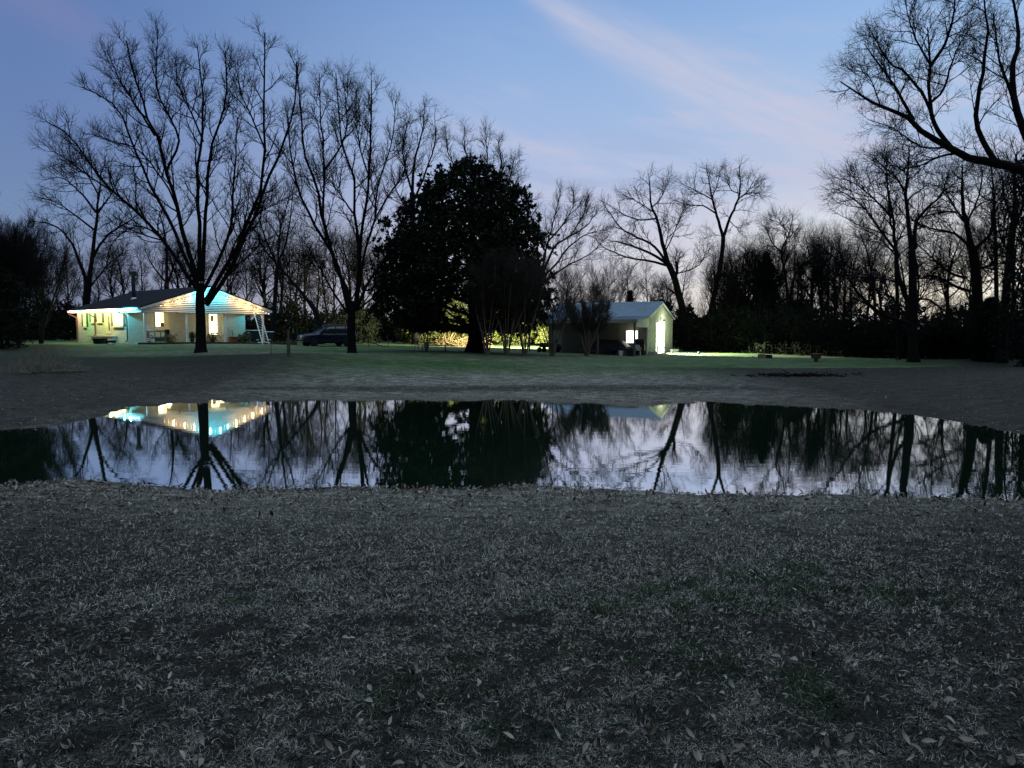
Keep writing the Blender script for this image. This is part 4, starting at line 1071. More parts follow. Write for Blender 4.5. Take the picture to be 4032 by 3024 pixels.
    # posts
    for px in (571, 737, 886, 1036):
        x, y, z = hl(px, 1300, 'y', .17)
        p = MB().box(x - .075, x + .075, .095, .245, -.05, EZ - .345).box(x - .11, x + .11, .06, .28, -.05, .16).box(x - .10, x + .10, .07, .27, EZ - .44, EZ - .35)
        p.build('porch_post', M['white_metal'], house, bevel=.01)
    # porch slab
    MB().box(.2, BW - .5, .1, PY_ - .01, -.25, .03).build('porch_floor', M['concrete'], house)
    # side wall openings
    def side_window(px0, px1, py0, py1, glow, sh=True):
        _, y0, zt_ = hl(px0, py0, 'x', WX); _, y1, _z = hl(px1, py0, 'x', WX); _, _y, zb = hl((px0 + px1) / 2, py1, 'x', WX)
        ya, yb = min(y0, y1), max(y0, y1); f = .09
        zt_ = min(zt_, EZ - .30)
        fr = MB().box(WX - .06, WX - .002, ya, ya + f, zb, zt_).box(WX - .06, WX - .002, yb - f, yb, zb, zt_).box(WX - .06, WX - .002, ya + f, yb - f, zt_ - f, zt_).box(WX - .06, WX - .002, ya + f, yb - f, zb, zb + f)
        fr.box(WX - .05, WX - .002, (ya + yb) / 2 - .035, (ya + yb) / 2 + .035, zb + f, zt_ - f)
        w = fr.build('window', M['frame'], house)
        MB().box(WX - .025, WX - .004, ya + f, (ya + yb) / 2 - .035, zb + f, zt_ - f).box(WX - .025, WX - .004, (ya + yb) / 2 + .035, yb - f, zb + f, zt_ - f).build('pane', LIT[glow], w)
        MB().box(WX - .14, WX - .002, ya - .05, yb + .05, zb - .09, zb - .003).build('sill', M['frame'], w)
        if sh:
            for s, e in ((ya - .30, ya - .03), (yb + .03, yb + .30)):
                MB().box(WX - .05, WX - .003, s, e, zb, zt_).build('shutter', M['shutter'], house)
    side_window(327.5, 340, 1227, 1286, 'dim'); side_window(359, 370, 1227, 1269, 'dim'); side_window(383, 402, 1224, 1269, 'dim'); side_window(445, 486, 1222, 1285, 'warm')
    _, y0, zt_ = hl(416, 1232, 'x', WX); _, y1, zb = hl(438, 1314, 'x', WX); ya, yb = min(y0, y1), max(y0, y1)
    zt_ = min(zt_, EZ - .30)
    d = MB().box(WX - .05, WX - .003, ya, ya + .12, zb, zt_).box(WX - .05, WX - .003, yb - .12, yb, zb, zt_).box(WX - .05, WX - .003, ya + .12, yb - .12, zt_ - .12, zt_).box(WX - .03, WX - .003, ya + .12, yb - .12, zb, zt_ - .12)
    dr = d.build('door', M['frame'], house)
    MB().box(WX - .06, WX - .035, ya + .16, ya + .34, zb + .3, zt_ - .3).build('door_glass', M['carglass'], dr)
    # concrete landing and steps at the side door
    _, a, _z = hl(364, 1335, 'x', WX - .5); _, b2, _z = hl(438, 1335, 'x', WX - .5); ya, yb = min(a, b2), max(a, b2)
    _, c2, _z = hl(336, 1335, 'x', WX - .5)
    top = .62
    MB().box(WX - .36, WX - .01, ya, yb, -.1, top - .1).build('door_landing', M['concrete'], house)
    MB().box(WX - .39, WX - .005, ya - .05, max(c2, yb), top - .098, top).build('landing_slab', M['concrete'], house)
    mb = MB()
    for i in range(3): mb.box(WX - .38, WX - .01, yb + .25 + .42 * i, yb + .67 + .42 * i, -.1, .42 - .15 * i)
    mb.build('side_steps', M['concrete'], house)
    # gutters and downspouts
    MB().box(-.17, -.064, .1, BD - .1, EZ - .14, EZ - .02).build('gutter', M['white_metal'], house)
    for px, ma in ((304, 'brown_metal'), (376, 'brown_metal'), (506, 'green_metal')):
        _, y, _z = hl(px, 1300, 'x', WX - .05)
        y = min(max(y, PY_ + .1), 13.3)
        MB().tube([(-.12, y + .5, EZ - .12), (-.11, y + .42, EZ - .30), (WX - .10, y + .05, EZ - .62), (WX - .08, y, EZ - .85), (WX - .08, y, .25 if px != 376 else top + .05), (WX - .25, y, .12 if px != 376 else top + .02)], .055, 8).build('downspout', M[ma], house)
    # porch window and door
    x0, _, zt_ = hl(610, 1225, 'y', PY_); x1, _, zb = hl(645, 1286, 'y', PY_)
    f = .07; Y0, Y1 = PY_ - .06, PY_ - .003
    fr = MB().box(x0 - f, x0, Y0, Y1, zb - f, zt_ + f).box(x1, x1 + f, Y0, Y1, zb - f, zt_ + f).box(x0, x1, Y0, Y1, zt_, zt_ + f).box(x0, x1, Y0, Y1, zb - f, zb)
    fr.box(x1 + f + .02, x1 + f + .32, Y0 + .02, Y1, zb - .1, zt_ + f).box(x0 - .1, x1 + .5, Y0 - .04, Y1, zb - .26, zb - .1)
    w = fr.build('window', M['frame'], house)
    xm = x0 + (x1 - x0) * .58
    MB().box(x0 + .002, xm, PY_ - .03, PY_ - .005, zb + .002, zt_ - .002).build('white_curtain', LIT['cool'], w)
    MB().box(xm + .002, x1 - .002, PY_ - .03, PY_ - .005, zb + .32, zt_ - .002).build('pane', LIT['warm'], w)
    MB().box(xm + .002, x1 - .002, PY_ - .035, PY_ - .005, zb + .002, zb + .318).build('window_box', M['brown_metal'], w)
    x0, _, zt_ = hl(822, 1236, 'y', PY_); x1, _, zb = hl(855, 1318, 'y', PY_)
    zt_ = min(zt_, EZ - .36); f = .12
    fr = MB().box(x0 - f, x0, Y0, Y1, zb, zt_ + f).box(x1, x1 + f, Y0, Y1, zb, zt_ + f).box(x0, x1, Y0, Y1, zt_, zt_ + f).box(x0, x1, Y0, Y1, zb - .1, zb)
    fr.box(x1 + f + .35, x1 + f + .45, Y0, Y1, zb, zt_ + f).box(x0, x1, PY_ - .05, PY_ - .004, zb + (zt_ - zb) * .48, zb + (zt_ - zb) * .52)
    dr = fr.build('front_door', M['frame'], house)
    zm0, zm1 = zb + (zt_ - zb) * .48, zb + (zt_ - zb) * .52
    dg = LIT['door'] = emit('lit_door_glass', (1.0, .93, .58), 3.2)
    MB().box(x0 + .002, x1 - .002, PY_ - .03, PY_ - .005, zm1 + .002, zt_ - .002).build('pane', dg, dr)
    MB().box(x0 + .002, x1 - .002, PY_ - .03, PY_ - .005, zb + .002, zm0 - .002).build('pane', dg, dr)
    MB().box(x0 + .12, x0 + .42, PY_ - .05, PY_ - .034, zm1 + .25, zm1 + .75).build('door_wreath', M['dry_plant'], dr)
    mb = MB()
    for i in range(3): mb.box(x0 - .1, x1 + .35 + .22 * i, PY_ - .45 - .32 * (i + 1), PY_ - .45 - .32 * i, .02, .5 - .15 * i)
    mb.box(x0 - .2, x1 + .35, PY_ - .45, PY_ - .01, .02, .66)
    mb.build('front_steps', M['concrete'], house)
    # lantern hanging from the beam
    x, y, z = hl(696, 1226, 'y', .6)
    lt = MB().tube([(x, .6, EZ - .2), (x, .6, z + .12)], .012, 5).lathe([(.03, z + .14), (.09, z + .08), (.09, z - .14), (.03, z - .18)], (x, .6, 0), 8)
    lt.build('porch_lantern', M['black_metal'], house)
house_build()

# string lights: bulbs on a wire, each strand a thing of its own
def strand(name, label, pts, cols, strength, n, hang=.07, rad=.028):
    o = empty(name, pts[0], 0, label, 'string lights', 'strings of lights on the house')
    rel = [tuple(np.array(p) - np.array(pts[0])) for p in pts]
    MB().tube(rel, .008, 4).build('wire', M['black'], o)
    q = resample(rel, n)
    groups = {}
    for i, p in enumerate(q): groups.setdefault(cols(i / (n - 1)), []).append(p)
    for (cname, c), ps in groups.items():
        for p in ps:
            MB().lathe([(.008, p[2] - .01), (rad, p[2] - hang * .6), (rad * .8, p[2] - hang), (.004, p[2] - hang - .02)], (p[0], p[1], 0), 8).build('bulb', BULB[cname], o, smooth=True)
    return o
BC = {'pink': (1.0, .42, .34), 'green': (.10, 1.0, .28), 'gold': (1.0, .80, .34), 'lime': (.72, 1.0, .25), 'cyan': (.08, .75, 1.0), 'violet': (.62, .50, 1.0), 'amber': (1.0, .66, .28), 'white': (1.0, .92, .78)}
BULB = {k: emit('bulb_' + k, tuple(.25 + .75 * a for a in v), 7.0) for k, v in BC.items()}
def hwld(x, y, z): return tuple(HO + hu * x + hw_ * y + np.array([0, 0, z]))
def eave_col(t):
    s = ['violet', 'violet', 'white', 'cyan', 'cyan', 'white', 'gold', 'gold', 'lime', 'lime', 'gold', 'pink', 'green', 'green', 'white', 'pink', 'pink']
    k = s[min(int(t * len(s)), len(s) - 1)]; return (k, BC[k])
strand('string_lights', 'coloured bulbs glowing along the left eave above the side door', [hwld(-.20, .4, EZ - .10), hwld(-.20, 7, EZ - .12), hwld(-.20, 13.6, EZ - .10)], eave_col, 8, 56)
sl_ = (RZ - EZ) / (BW / 2)
def rake_l(t):
    k = 'amber' if t < .55 else 'cyan'; return (k, BC[k])
def rake_r(t):
    k = 'cyan' if t < .25 else ('amber' if t < .9 else 'violet'); return (k, BC[k])
strand('string_lights', 'bulbs up the left slope of the front gable', [hwld(1.6, -.03, EZ + sl_ * 1.6 - .30), hwld(3.6, -.03, EZ + sl_ * 3.6 - .30), hwld(BW / 2 - .1, -.03, RZ - .32)], rake_l, 8, 14, rad=.016)
strand('string_lights', 'bulbs down the right slope of the front gable to the ladder', [hwld(BW / 2 + .1, -.03, RZ - .32), hwld(8.2, -.03, EZ + sl_ * (BW - 8.2) - .30), hwld(11.3, -.03, EZ - .25)], rake_r, 8, 20, rad=.016)

def lamp(name, kind, loc, energy, col, size=.05, **kw):
    l = bpy.data.lights.new(name, kind); l.energy = energy; l.color = col
    if kind in ('POINT', 'SPOT'): l.shadow_soft_size = size
    for k, v in kw.items(): setattr(l, k, v)
    o = bpy.data.objects.new(name, l); o.location = loc; COL.objects.link(o); return o
# light given off by the strings, hung just in front of the bulbs
for y, k, e in [(13.0, 'pink', 52), (11.7, 'green', 38), (10.5, 'green', 38), (9.4, 'pink', 50), (8.3, 'lime', 40), (7.2, 'lime', 40), (6.1, 'gold', 54), (5.0, 'gold', 50), (3.9, 'cyan', 36), (2.5, 'cyan', 58), (1.4, 'cyan', 48)]:
    lamp('eave_string_lamp', 'POINT', hwld(-.42, y, EZ - (.26 if y > 3 else .12)), e * 2.1, BC[k])
for x, k, e in [(2.2, 'amber', 9), (3.1, 'amber', 13), (3.9, 'amber', 11), (4.6, 'cyan', 40), (5.3, 'cyan', 55), (6.2, 'cyan', 55), (6.9, 'cyan', 34), (7.7, 'amber', 10), (8.5, 'amber', 14), (9.3, 'amber', 17), (10.2, 'amber', 12)]:
    h = EZ + sl_ * min(x, BW - x) - .38
    lamp('gable_string_lamp', 'POINT', hwld(x, -.30, h), e * (1.0 if k == 'cyan' else 1.35), BC[k])
lamp('eave_string_lamp', 'POINT', hwld(11.72, 1.7, EZ - .22), 150, BC['cyan'])
lamp('porch_glow', 'POINT', hwld(7.6, 1.8, 1.7), 42, (1.0, .86, .50), .25)
lamp('porch_glow', 'POINT', hwld(3.0, 2.0, 1.8), 22, (1.0, .86, .50), .2)

# ------------------------------------------------------------------ shed
SA = np.array([11.35, 62.0]); SROT = math.atan2(.893, .45); SZ = .62
su = np.array([math.cos(SROT), math.sin(SROT), 0]); sw = np.array([-su[1], su[0], 0]); SO = np.array([SA[0], SA[1], SZ])
shed = empty('metal_shed', tuple(SO), SROT, 'pale metal shed with blue metal roof, open lean-to and a blazing lit door', 'shed')
def slc(px, py, plane, off):
    n, p0 = (su, SO + su * off) if plane == 'x' else (sw, SO + sw * off)
    q = ray_plane(px, py, p0, n) - SO
    return np.dot(q, su), np.dot(q, sw), q[2]
def swld(x, y, z): return tuple(SO + su * x + sw * y + np.array([0, 0, z]))
def shed_build():
    WD, LN, EH, RH = 7.9, 9.1, 3.22, 4.52
    LD = 3.45; LZ = 2.90
    def ribwall(name, x0, x1, y0, y1, z0, top, material, axis):
        """ribbed sheet wall; top(u) gives height"""
        mb = MB(); st = .23
        a, b = (y0, y1) if axis == 'y' else (x0, x1)
        n = max(1, int(round((b - a) / st)))
        for i in range(n):
            u0, u1 = a + (b - a) * i / n, a + (b - a) * (i + 1) / n
            um = u0 + (u1 - u0) * .72
            for (p, q, o_) in ((u0, um, 0), (um, u1, .022)):
                if axis == 'y': mb.hexa([(x0 - o_, p, z0), (x1, p, z0), (x1, q, z0), (x0 - o_, q, z0), (x0 - o_, p, top(p)), (x1, p, top(p)), (x1, q, top(q)), (x0 - o_, q, top(q))])
                else: mb.hexa([(p, y0 - o_, z0), (q, y0 - o_, z0), (q, y1, z0), (p, y1, z0), (p, y0 - o_, top(p)), (q, y0 - o_, top(q)), (q, y1, top(q)), (p, y1, top(p))])
        return mb.build(name, material, shed)
    gt = lambda u: EH - .04 + (RH - EH) * (1 - abs(u - WD / 2) / (WD / 2)) - .05
    ribwall('gable_wall', .03, WD - .03, 0, .08, -.15, gt, M['shedwall'], 'x')
    ribwall('gable_wall', .03, WD - .03, LN - .08, LN, -.15, gt, M['shedwall'], 'x')
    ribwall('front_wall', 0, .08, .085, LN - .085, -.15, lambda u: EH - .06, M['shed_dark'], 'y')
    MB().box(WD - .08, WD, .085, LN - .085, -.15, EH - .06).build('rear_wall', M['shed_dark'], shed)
    # corner trims
    for x, y in ((-.05, -.03), (WD - .05, -.03)):
        MB().box(x, x + .10, y, y + .10, -.15, EH - .07).build('corner_trim', M['white_metal'], shed)
    # main roof: ribbed
    def ribroof(name, x0, z0, x1, z1, y0, y1):
        mb = MB(); n = int((y1 - y0) / .30)
        for i in range(n):
            ya = y0 + (y1 - y0) * i / n; yb = y0 + (y1 - y0) * (i + 1) / n; ym = ya + (yb - ya) * .8
            for p, q, h in ((ya, ym, .03), (ym, yb, .065)):
                mb.hexa([(x0, p, z0), (x1, p, z1), (x1, q, z1), (x0, q, z0), (x0, p, z0 + h), (x1, p, z1 + h), (x1, q, z1 + h), (x0, q, z0 + h)])
        return mb.build(name, M['metal_roof'], shed)
    ribroof('roof', -.12, EH - .03, WD / 2, RH, -.20, LN + .55)
    ribroof('roof', WD + .15, EH - .06, WD / 2, RH, -.20, LN + .55)
    MB().prism([(WD / 2 - .2, RH - .02), (WD / 2, RH + .10), (WD / 2 + .2, RH - .02), (WD / 2, RH + .05)], 'y', -.22, LN + .57).build('ridge_cap', M['metal_roof'], shed)
    # gable trim
    mb = MB()
    mb.prism([(-.12, EH - .17), (WD / 2, RH - .16), (WD / 2, RH - .01), (-.12, EH - .04)], 'y', -.235, -.205)
    mb.prism([(WD + .15, EH - .20), (WD / 2, RH - .16), (WD / 2, RH - .01), (WD + .15, EH - .07)], 'y', -.235, -.205)
    mb.build('rake_trim', M['white_metal'], shed)
    # lean-to
    ribroof('lean_roof', -LD, LZ, -.125, EH - .07, -.15, LN + .45)
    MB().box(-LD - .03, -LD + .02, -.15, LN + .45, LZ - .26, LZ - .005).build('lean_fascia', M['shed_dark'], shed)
    MB().hexa([(-LD + .03, -.05, LZ - .60), (-.06, -.05, LZ - .60), (-.06, .0, LZ - .60), (-LD + .03, .0, LZ - .60), (-LD + .03, -.05, LZ - .02), (-.06, -.05, EH - .12), (-.06, .0, EH - .12), (-LD + .03, .0, LZ - .02)]).build('lean_gable', M['shedwall'], shed)
    for yv in (.02, 3.1, 6.2, LN + .2):
        q = swld(-LD + .1, yv, 0); zb = zt(q[0], q[1]) - SZ
        MB().box(-LD + .03, -LD + .16, yv, yv + .13, zb - .1, LZ - .27).build('lean_post', M['post'], shed)
    # door with glazed panels on the gable end
    x0, _, zt_ = slc(2580, 1276, 'y', 0); x1, _, zb = slc(2611, 1392, 'y', 0)
    zb = max(zb, .02); f = .10
    fr = MB().box(x0 - f, x0, -.10, -.026, zb, zt_ + f).box(x1, x1 + f, -.10, -.026, zb, zt_ + f).box(x0, x1, -.10, -.026, zt_, zt_ + f)
    n = 5; hs = (zt_ - zb) / n
    for i in range(1, n): fr.box(x0, x1, -.085, -.026, zb + hs * i - .035, zb + hs * i + .035)
    dr = fr.build('door', M['white_metal'], shed)
    for i in range(n):
        MB().box(x0 + .003, x1 - .003, -.06, -.03, zb + hs * i + (.036 if i else 0), zb + hs * (i + 1) - .037).build('pane', LIT['white'], dr)
    MB().box(x0 + .3, x0 + .75, -.075, -.062, zb + .05, zb + .75).build('door_silhouette', M['steel'], dr)
    MB().box(x0 - .5, x1 + .9, -1.1, -.03, -.2, .0).build('door_pad', M['concrete'], shed)
    # window on the front wall
    _, y0, zt_ = slc(2468, 1303, 'x', 0); _, y1, zb = slc(2511, 1350, 'x', 0); ya, yb = min(y0, y1), max(y0, y1)
    fr = MB().box(-.09, -.026, ya - .08, ya, zb - .08, zt_ + .08).box(-.09, -.026, yb, yb + .08, zb - .08, zt_ + .08).box(-.09, -.026, ya, yb, zt_, zt_ + .08).box(-.09, -.026, ya, yb, zb - .08, zb)
    fr.box(-.075, -.026, (ya + yb) / 2 - .03, (ya + yb) / 2 + .03, zb, zt_).box(-.07, -.026, ya, (ya + yb) / 2 - .03, (zb + zt_) / 2 - .02, (zb + zt_) / 2 + .02).box(-.07, -.026, (ya + yb) / 2 + .03, yb, (zb + zt_) / 2 - .02, (zb + zt_) / 2 + .02)
    w = fr.build('window', M['white_metal'], shed)
    MB().box(-.06, -.03, ya + .002, (ya + yb) / 2 - .032, zb + .002, zt_ - .002).box(-.06, -.03, (ya + yb) / 2 + .032, yb - .002, zb + .002, zt_ - .002).build('pane', LIT['white'], w)
    # door on the dark front wall, far end
    _, y0, zt_ = slc(2197, 1308, 'x', 0); _, y1, _z = slc(2212, 1308, 'x', 0)
    MB().box(-.055, -.025, min(y0, y1), max(y0, y1) + .35, .05, 2.1).build('side_door', M['shedwall'], shed)
    # lamp over the gable door
    x, _, z = slc(2603, 1262, 'y', 0)
    MB().lathe([(.05, 0), (.09, -.08), (.11, -.16), (.02, -.17)], (x, -.26, z + .08), 10).tube([(x, -.02, z + .14), (x, -.2, z + .16), (x, -.26, z + .08)], .018, 6).build('wall_lamp', M['black_metal'], shed)
    MB().lathe([(.01, -.06), (.045, -.10), (.045, -.15), (.01, -.19)], (x, -.26, z + .08), 8).build('lamp_bulb', emit('shed_bulb', (1, 1, .85), 18), shed)
    # yard floodlight on the hidden far gable
    MB().box(WD * .45, WD * .45 + .3, LN + .01, LN + .22, 3.3, 3.55).build('flood_lamp', M['black_metal'], shed)
    return x, z
lx, lz = shed_build()
lamp('shed_wall_lamp', 'POINT', swld(lx + .1, -.60, lz - .20), 110, (1.0, 1.0, .80), .06)
dq = np.array(swld(lx - .2, -.35, 1.3))
def aim(o, target):
    d = Vector(target) - Vector(o.location); o.rotation_euler = d.to_track_quat('-Z', 'Y').to_euler()
dl = lamp('hooded_lamp_light', 'SPOT', swld(lx - .1, -.42, lz - .16), 30000, (.98, 1.0, .66), .05, spot_size=R(75), spot_blend=.10)
aim(dl, tuple(np.array(dl.location) + np.array([math.cos(R(-40)) * math.cos(R(40)), math.sin(R(-40)) * math.cos(R(40)), -math.sin(R(40)) * 1.2])))
fl = lamp('flood_lamp_light', 'SPOT', swld(7.9 * .45 + .15, 9.1 + .55, 3.25), 105000, (1.0, .95, .52), .12, spot_size=R(88), spot_blend=.5)
aim(fl, G(1880, 79, .2))
wl = lamp('window_spill', 'POINT', swld(-.5, slc(2489, 1326, 'x', 0)[1], 1.9), 8, (1.0, 1.0, .85), .3)

# ------------------------------------------------------------------ things by the house
def on_house(x, y, z=0.03): return hwld(x, y, z)
HR = HROT
def ladder():
    top_l, top_r = P(996, 1216, 65.6), P(1026, 1236, 66.3); bl, br = P(1035, 1364, 64.2), P(1060, 1361, 65.0)
    bl[2] = zt(bl[0], bl[1]); br[2] = zt(br[0], br[1])
    o = empty('ladder', tuple(bl), 0, 'white aluminium ladder leaning on the porch roof', 'ladder')
    q = lambda p: tuple(p - bl)
    for a, b in ((bl, top_l), (br, top_r)): MB().tube([q(a), q(b)], .045, 6).build('rail', M['alu'], o)
    for i in range(1, 12):
        t = i / 12; MB().tube([q(bl * (1 - t) + top_l * t), q(br * (1 - t) + top_r * t)], .022, 6).build('rung', M['alu'], o)
    MB().tube([q(bl * .95 + top_l * .05 + np.array([-.35, -.1, 0])), q(br * .95 + top_r * .05 + np.array([.3, .1, 0]))], .035, 6).build('stabiliser', M['alu'], o)
ladder()
def bench():
    x0, _, _ = hl(600, 1340, 'y', 1.6); x1, _, _ = hl(668, 1340, 'y', 1.6)
    W = x1 - x0; o = empty('porch_glider', on_house(x0, 1.6), HR, 'dark green metal glider bench on the porch under the window', 'bench')
    bk = MB().box(0, W, .52, .57, .90, .97).box(0, W, .50, .55, .42, .48)
    for i in range(4): bk.box(W * i / 3 - .025, W * i / 3 + .025, .515, .575, .4, .9)
    bk.build('backrest', M['green_metal'], o)
    MB().box(.05, W - .05, 0, .5, .36, .42).build('seat', M['green_metal'], o)
    for x in (0, W):
        MB().tube([(x, .5, .62), (x, .1, .64), (x, -.02, .58), (x, .02, .36)], .03, 6).build('armrest', M['green_metal'], o)
        for y in (.04, .5): MB().tube([(x, y, .40), (x, y + (.08 if y > .2 else -.08), .0)], .03, 6).build('leg', M['green_metal'], o)
    MB().box(.05, W * .95, -.03, .0, .12, .36).build('front_panel', M['green_metal'], o)
    b = MB().box(W - .14, W + .16, .2, .6, .45, 1.12); tag(b.build('seat_cushion', M['black'], None, bevel=.06, loc=on_house(x0, 1.6), rz=HR), 'black cushion standing at the right end of the glider bench', 'cushion')
bench()
def cone():
    x, _, _ = hl(582, 1348, 'y', .9)
    o = empty('garden_cone', on_house(x, .9), HR, 'tall rusty red cone beside the left porch post', 'cone')
    MB().lathe([(.26, .06), (.24, .08), (.075, .98), (.06, 1.02), (.01, 1.03)], (0, 0, 0), 16).build('body', M['terracotta'], o, smooth=False)
    MB().box(-.3, .3, -.3, .3, 0, .055).build('base', M['terracotta'], o)
    for h in (.22, .36): MB().lathe([(.232 - h * .19 + .03, h), (.232 - h * .19 + .01, h + .07)], (0, 0, 0), 16).build('band', M['white'], o)
    x2, _, _ = hl(592, 1348, 'y', 1.1)
    t = MB().prism([(0, 0), (.42, 0), (.36, .10), (.12, .48), (.02, .52)], 'y', 0, .18)
    tag(t.build('tarp_bundle', M['blue'], None, loc=on_house(x2, 1.2), rz=HR), 'bright blue folded tarp beside the red cone', 'tarp')
    x3, _, _ = hl(600, 1348, 'y', .8)
    tb = empty('white_bucket', on_house(x3, .8), HR, 'white bucket between the blue tarp and the glider bench', 'bucket')
    MB().lathe([(.14, 0), (.18, .36), (.19, .37), (.165, .36), (.13, .03), (.01, .03)], (0, 0, 0), 14).build('pail', M['white'], tb)
    MB().tube([(-.18, 0, .34), (-.1, -.12, .22), (.1, -.12, .22), (.18, 0, .34)], .008, 4).build('handle', M['steel'], tb)
cone()
def leafy_pot(px, yoff, w, h, material, label, pot, seed, name='potted_plant', potm='terracotta'):
    rg = np.random.RandomState(seed)
    x, _, _ = hl(px, 1348, 'y', yoff); base = on_house(x, yoff, 0.03 if yoff > .1 else zt(*on_house(x, yoff)[:2]) - HZ)
    o = empty(name, base, HR, label, 'plant')
    z0 = 0
    if pot:
        MB().lathe([(.12, 0), (.17, .26), (.19, .27), (.19, .31), (.16, .31), (.15, .26), (.01, .26)], (0, 0, 0), 14).build('pot', M[potm], o); z0 = .26
    n = 260
    C = np.stack([rg.normal(0, w * .26, n), rg.normal(0, w * .22, n), z0 + (h - z0) * rg.uniform(.05, 1, n) ** .8], 1)
    st = np.stack([np.tile([0., 0, max(z0 - .02, 0)], (40, 1)), C[:40] * .6 + [0, 0, .05], C[:40]], 1)
    V, Q = tubes(st, np.broadcast_to([.012, .008, .004], (40, 3)).copy(), 4); mesh_np('stems', V, Q, M['twig'], o)
    V, Q = leaves(C, rg.normal(0, 1, (n, 3)) + [0, 0, .5], np.full(n, .16), rg, .5); mesh_np('foliage', V, Q, M[material], o)
leafy_pot(668, -.25, 1.0, .72, 'dry_plant', 'tan dried shrub in front of the glider bench', False, 1, 'dry_shrub')
leafy_pot(757, 1.0, .5, .85, 'leaf_shrub', 'dark potted plant right of the second porch post', True, 2, potm='black')
leafy_pot(840, -.2, .9, .85, 'leaf_shrub', 'leafy shrub left of the front steps, beside the pecan trunk', False, 3, 'porch_shrub')
leafy_pot(946, .0, .35, .75, 'dry_plant', 'small tan shrub left of the round black grill', False, 4, 'porch_shrub')
leafy_pot(967, -.25, .7, .72, 'leaf_shrub', 'low shrub in front of the round black grill', False, 5, 'porch_shrub')
def grill():
    x, _, _ = hl(972, 1345, 'y', 1.6)
    o = empty('kettle_grill', on_house(x, 1.6, 0.03), HR, 'round black kettle grill at the right end of the porch', 'grill')
    MB().lathe([(.02, .42), (.2, .46), (.31, .62), (.33, .68)], (0, 0, 0), 18).build('bowl', M['black_metal'], o, smooth=True)
    MB().lathe([(.34, .685), (.33, .75), (.22, .90), (.05, .95), (.01, .95)], (0, 0, 0), 18).build('lid', M['black_metal'], o, smooth=True)
    for a in (0, 2.1, 4.2): MB().tube([(.2 * math.cos(a), .2 * math.sin(a), .5), (.34 * math.cos(a), .34 * math.sin(a), 0)], .016, 6).build('leg', M['steel'], o)
grill()
def planter():
    x, _, _ = hl(926, 1350, 'y', .35)
    o = empty('red_planter', on_house(x, .2, 0.0), HR, 'red brick planter box beside the third porch post', 'planter')
    MB().box(-.45, .45, 0, .5, 0, .46).build('box', M['brickred'], o, bevel=.01)
    MB().box(-.5, .5, -.05, .55, .465, .52).build('rim', M['redwood'], o, bevel=.01)
    MB().box(-.40, .40, .06, .44, .522, .54).build('soil', M['timber'], o)
planter()
def tools():
    x, _, _ = hl(909, 1340, 'y', PY_ - .5)
    o = empty('shovel', on_house(x, PY_ - .55), HR, 'long-handled shovel propped against the porch wall', 'shovel')
    MB().tube([(0, 0, .32), (-.06, .42, 1.35)], .02, 6).build('shaft', M['post'], o)
    MB().prism([(-.12, .0), (.12, 0), (.11, .28), (.03, .36), (-.03, .36), (-.11, .28)], 'y', -.015, .015).build('blade', M['steel'], o)
    x, _, _ = hl(921, 1340, 'y', PY_ - .5)
    o = empty('leaf_blower', on_house(x, PY_ - .55), HR, 'garden tool with looped handle leaning on the porch wall', 'tool')
    MB().tube([(0, 0, 0), (.03, .15, .45), (.0, .35, .8), (.05, .4, 1.08)], .028, 6).build('shaft', M['green_metal'], o)
    MB().tube([(.02, .38, .98), (.10, .36, .86), (.08, .3, .62), (.0, .2, .58)], .018, 6).build('handle', M['green_metal'], o)
tools()
def bins():
    for px, D, w, h, lb in ((1005, 68.5, 1.15, 1.12, 'large dark bin with a pale lid behind the ladder'), (1052, 70.5, 1.0, 1.0, 'dark bin with a pale lid half hidden right of the ladder')):
        o = empty('storage_bin', G(px, D), HR, lb, 'bin')
        MB().hexa([(-w * .42, -.4, 0), (w * .42, -.4, 0), (w * .42, .4, 0), (-w * .42, .4, 0), (-w * .48, -.45, h), (w * .48, -.45, h), (w * .48, .45, h), (-w * .48, .45, h)]).build('body', M['tub'], o, bevel=.03)
        MB().box(-w * .52, w * .52, -.48, .48, h + .005, h + .08).build('lid', M['white'], o, bevel=.02)
        MB().box(-.12, .12, -.47, -.425, .25, .32).build('label_plate', M['white'], o)
bins()
def tubs():
    for px, w, h, lb in ((394, 1.1, .40, 'wide black tub on the grass in front of the side landing'), (436, .8, .26, 'shallow dark tub right of the wide black one')):
        y = hl(px, 1346, 'x', WX - 1.9)[1]; b = hwld(WX - 1.9, y, 0); b = (b[0], b[1], zt(b[0], b[1]))
        o = empty('plastic_tub', b, HR + .3, lb, 'tub')
        k = MB().lathe([(w * .40, 0), (w * .5, h), (w * .53, h), (w * .53, h + .03), (w * .48, h + .03), (w * .38, .04), (.01, .04)], (0, 0, 0), 20).build('basin', M['tub'], o)
        for s in (-1, 1): MB().tube([(s * w * .52, -.1, h), (s * (w * .52 + .06), 0, h - .02), (s * w * .52, .1, h)], .015, 5).build('handle', M['tub'], o)
    for px, w, lb in ((432, .38, 'larger pale stone lying by the shallow tub'), (447, .26, 'smaller pale stone by the shallow tub')):
        y = hl(px, 1352, 'x', WX - 2.3)[1]; b = hwld(WX - 2.3, y, 0)
        rg = np.random.RandomState(int(px)); bm = bmesh.new(); bmesh.ops.create_icosphere(bm, subdivisions=2, radius=1)
        for v in bm.verts: v.co *= 1 + rg.uniform(-.14, .14); v.co.x *= w * .5; v.co.y *= w * .4; v.co.z *= w * .28
        me = bpy.data.meshes.new('stone'); bm.to_mesh(me); bm.free()
        o = link_mesh('stone', me, M['concrete']); o.location = (b[0], b[1], zt(b[0], b[1]) + .05); tag(o, lb, 'stone')
tubs()
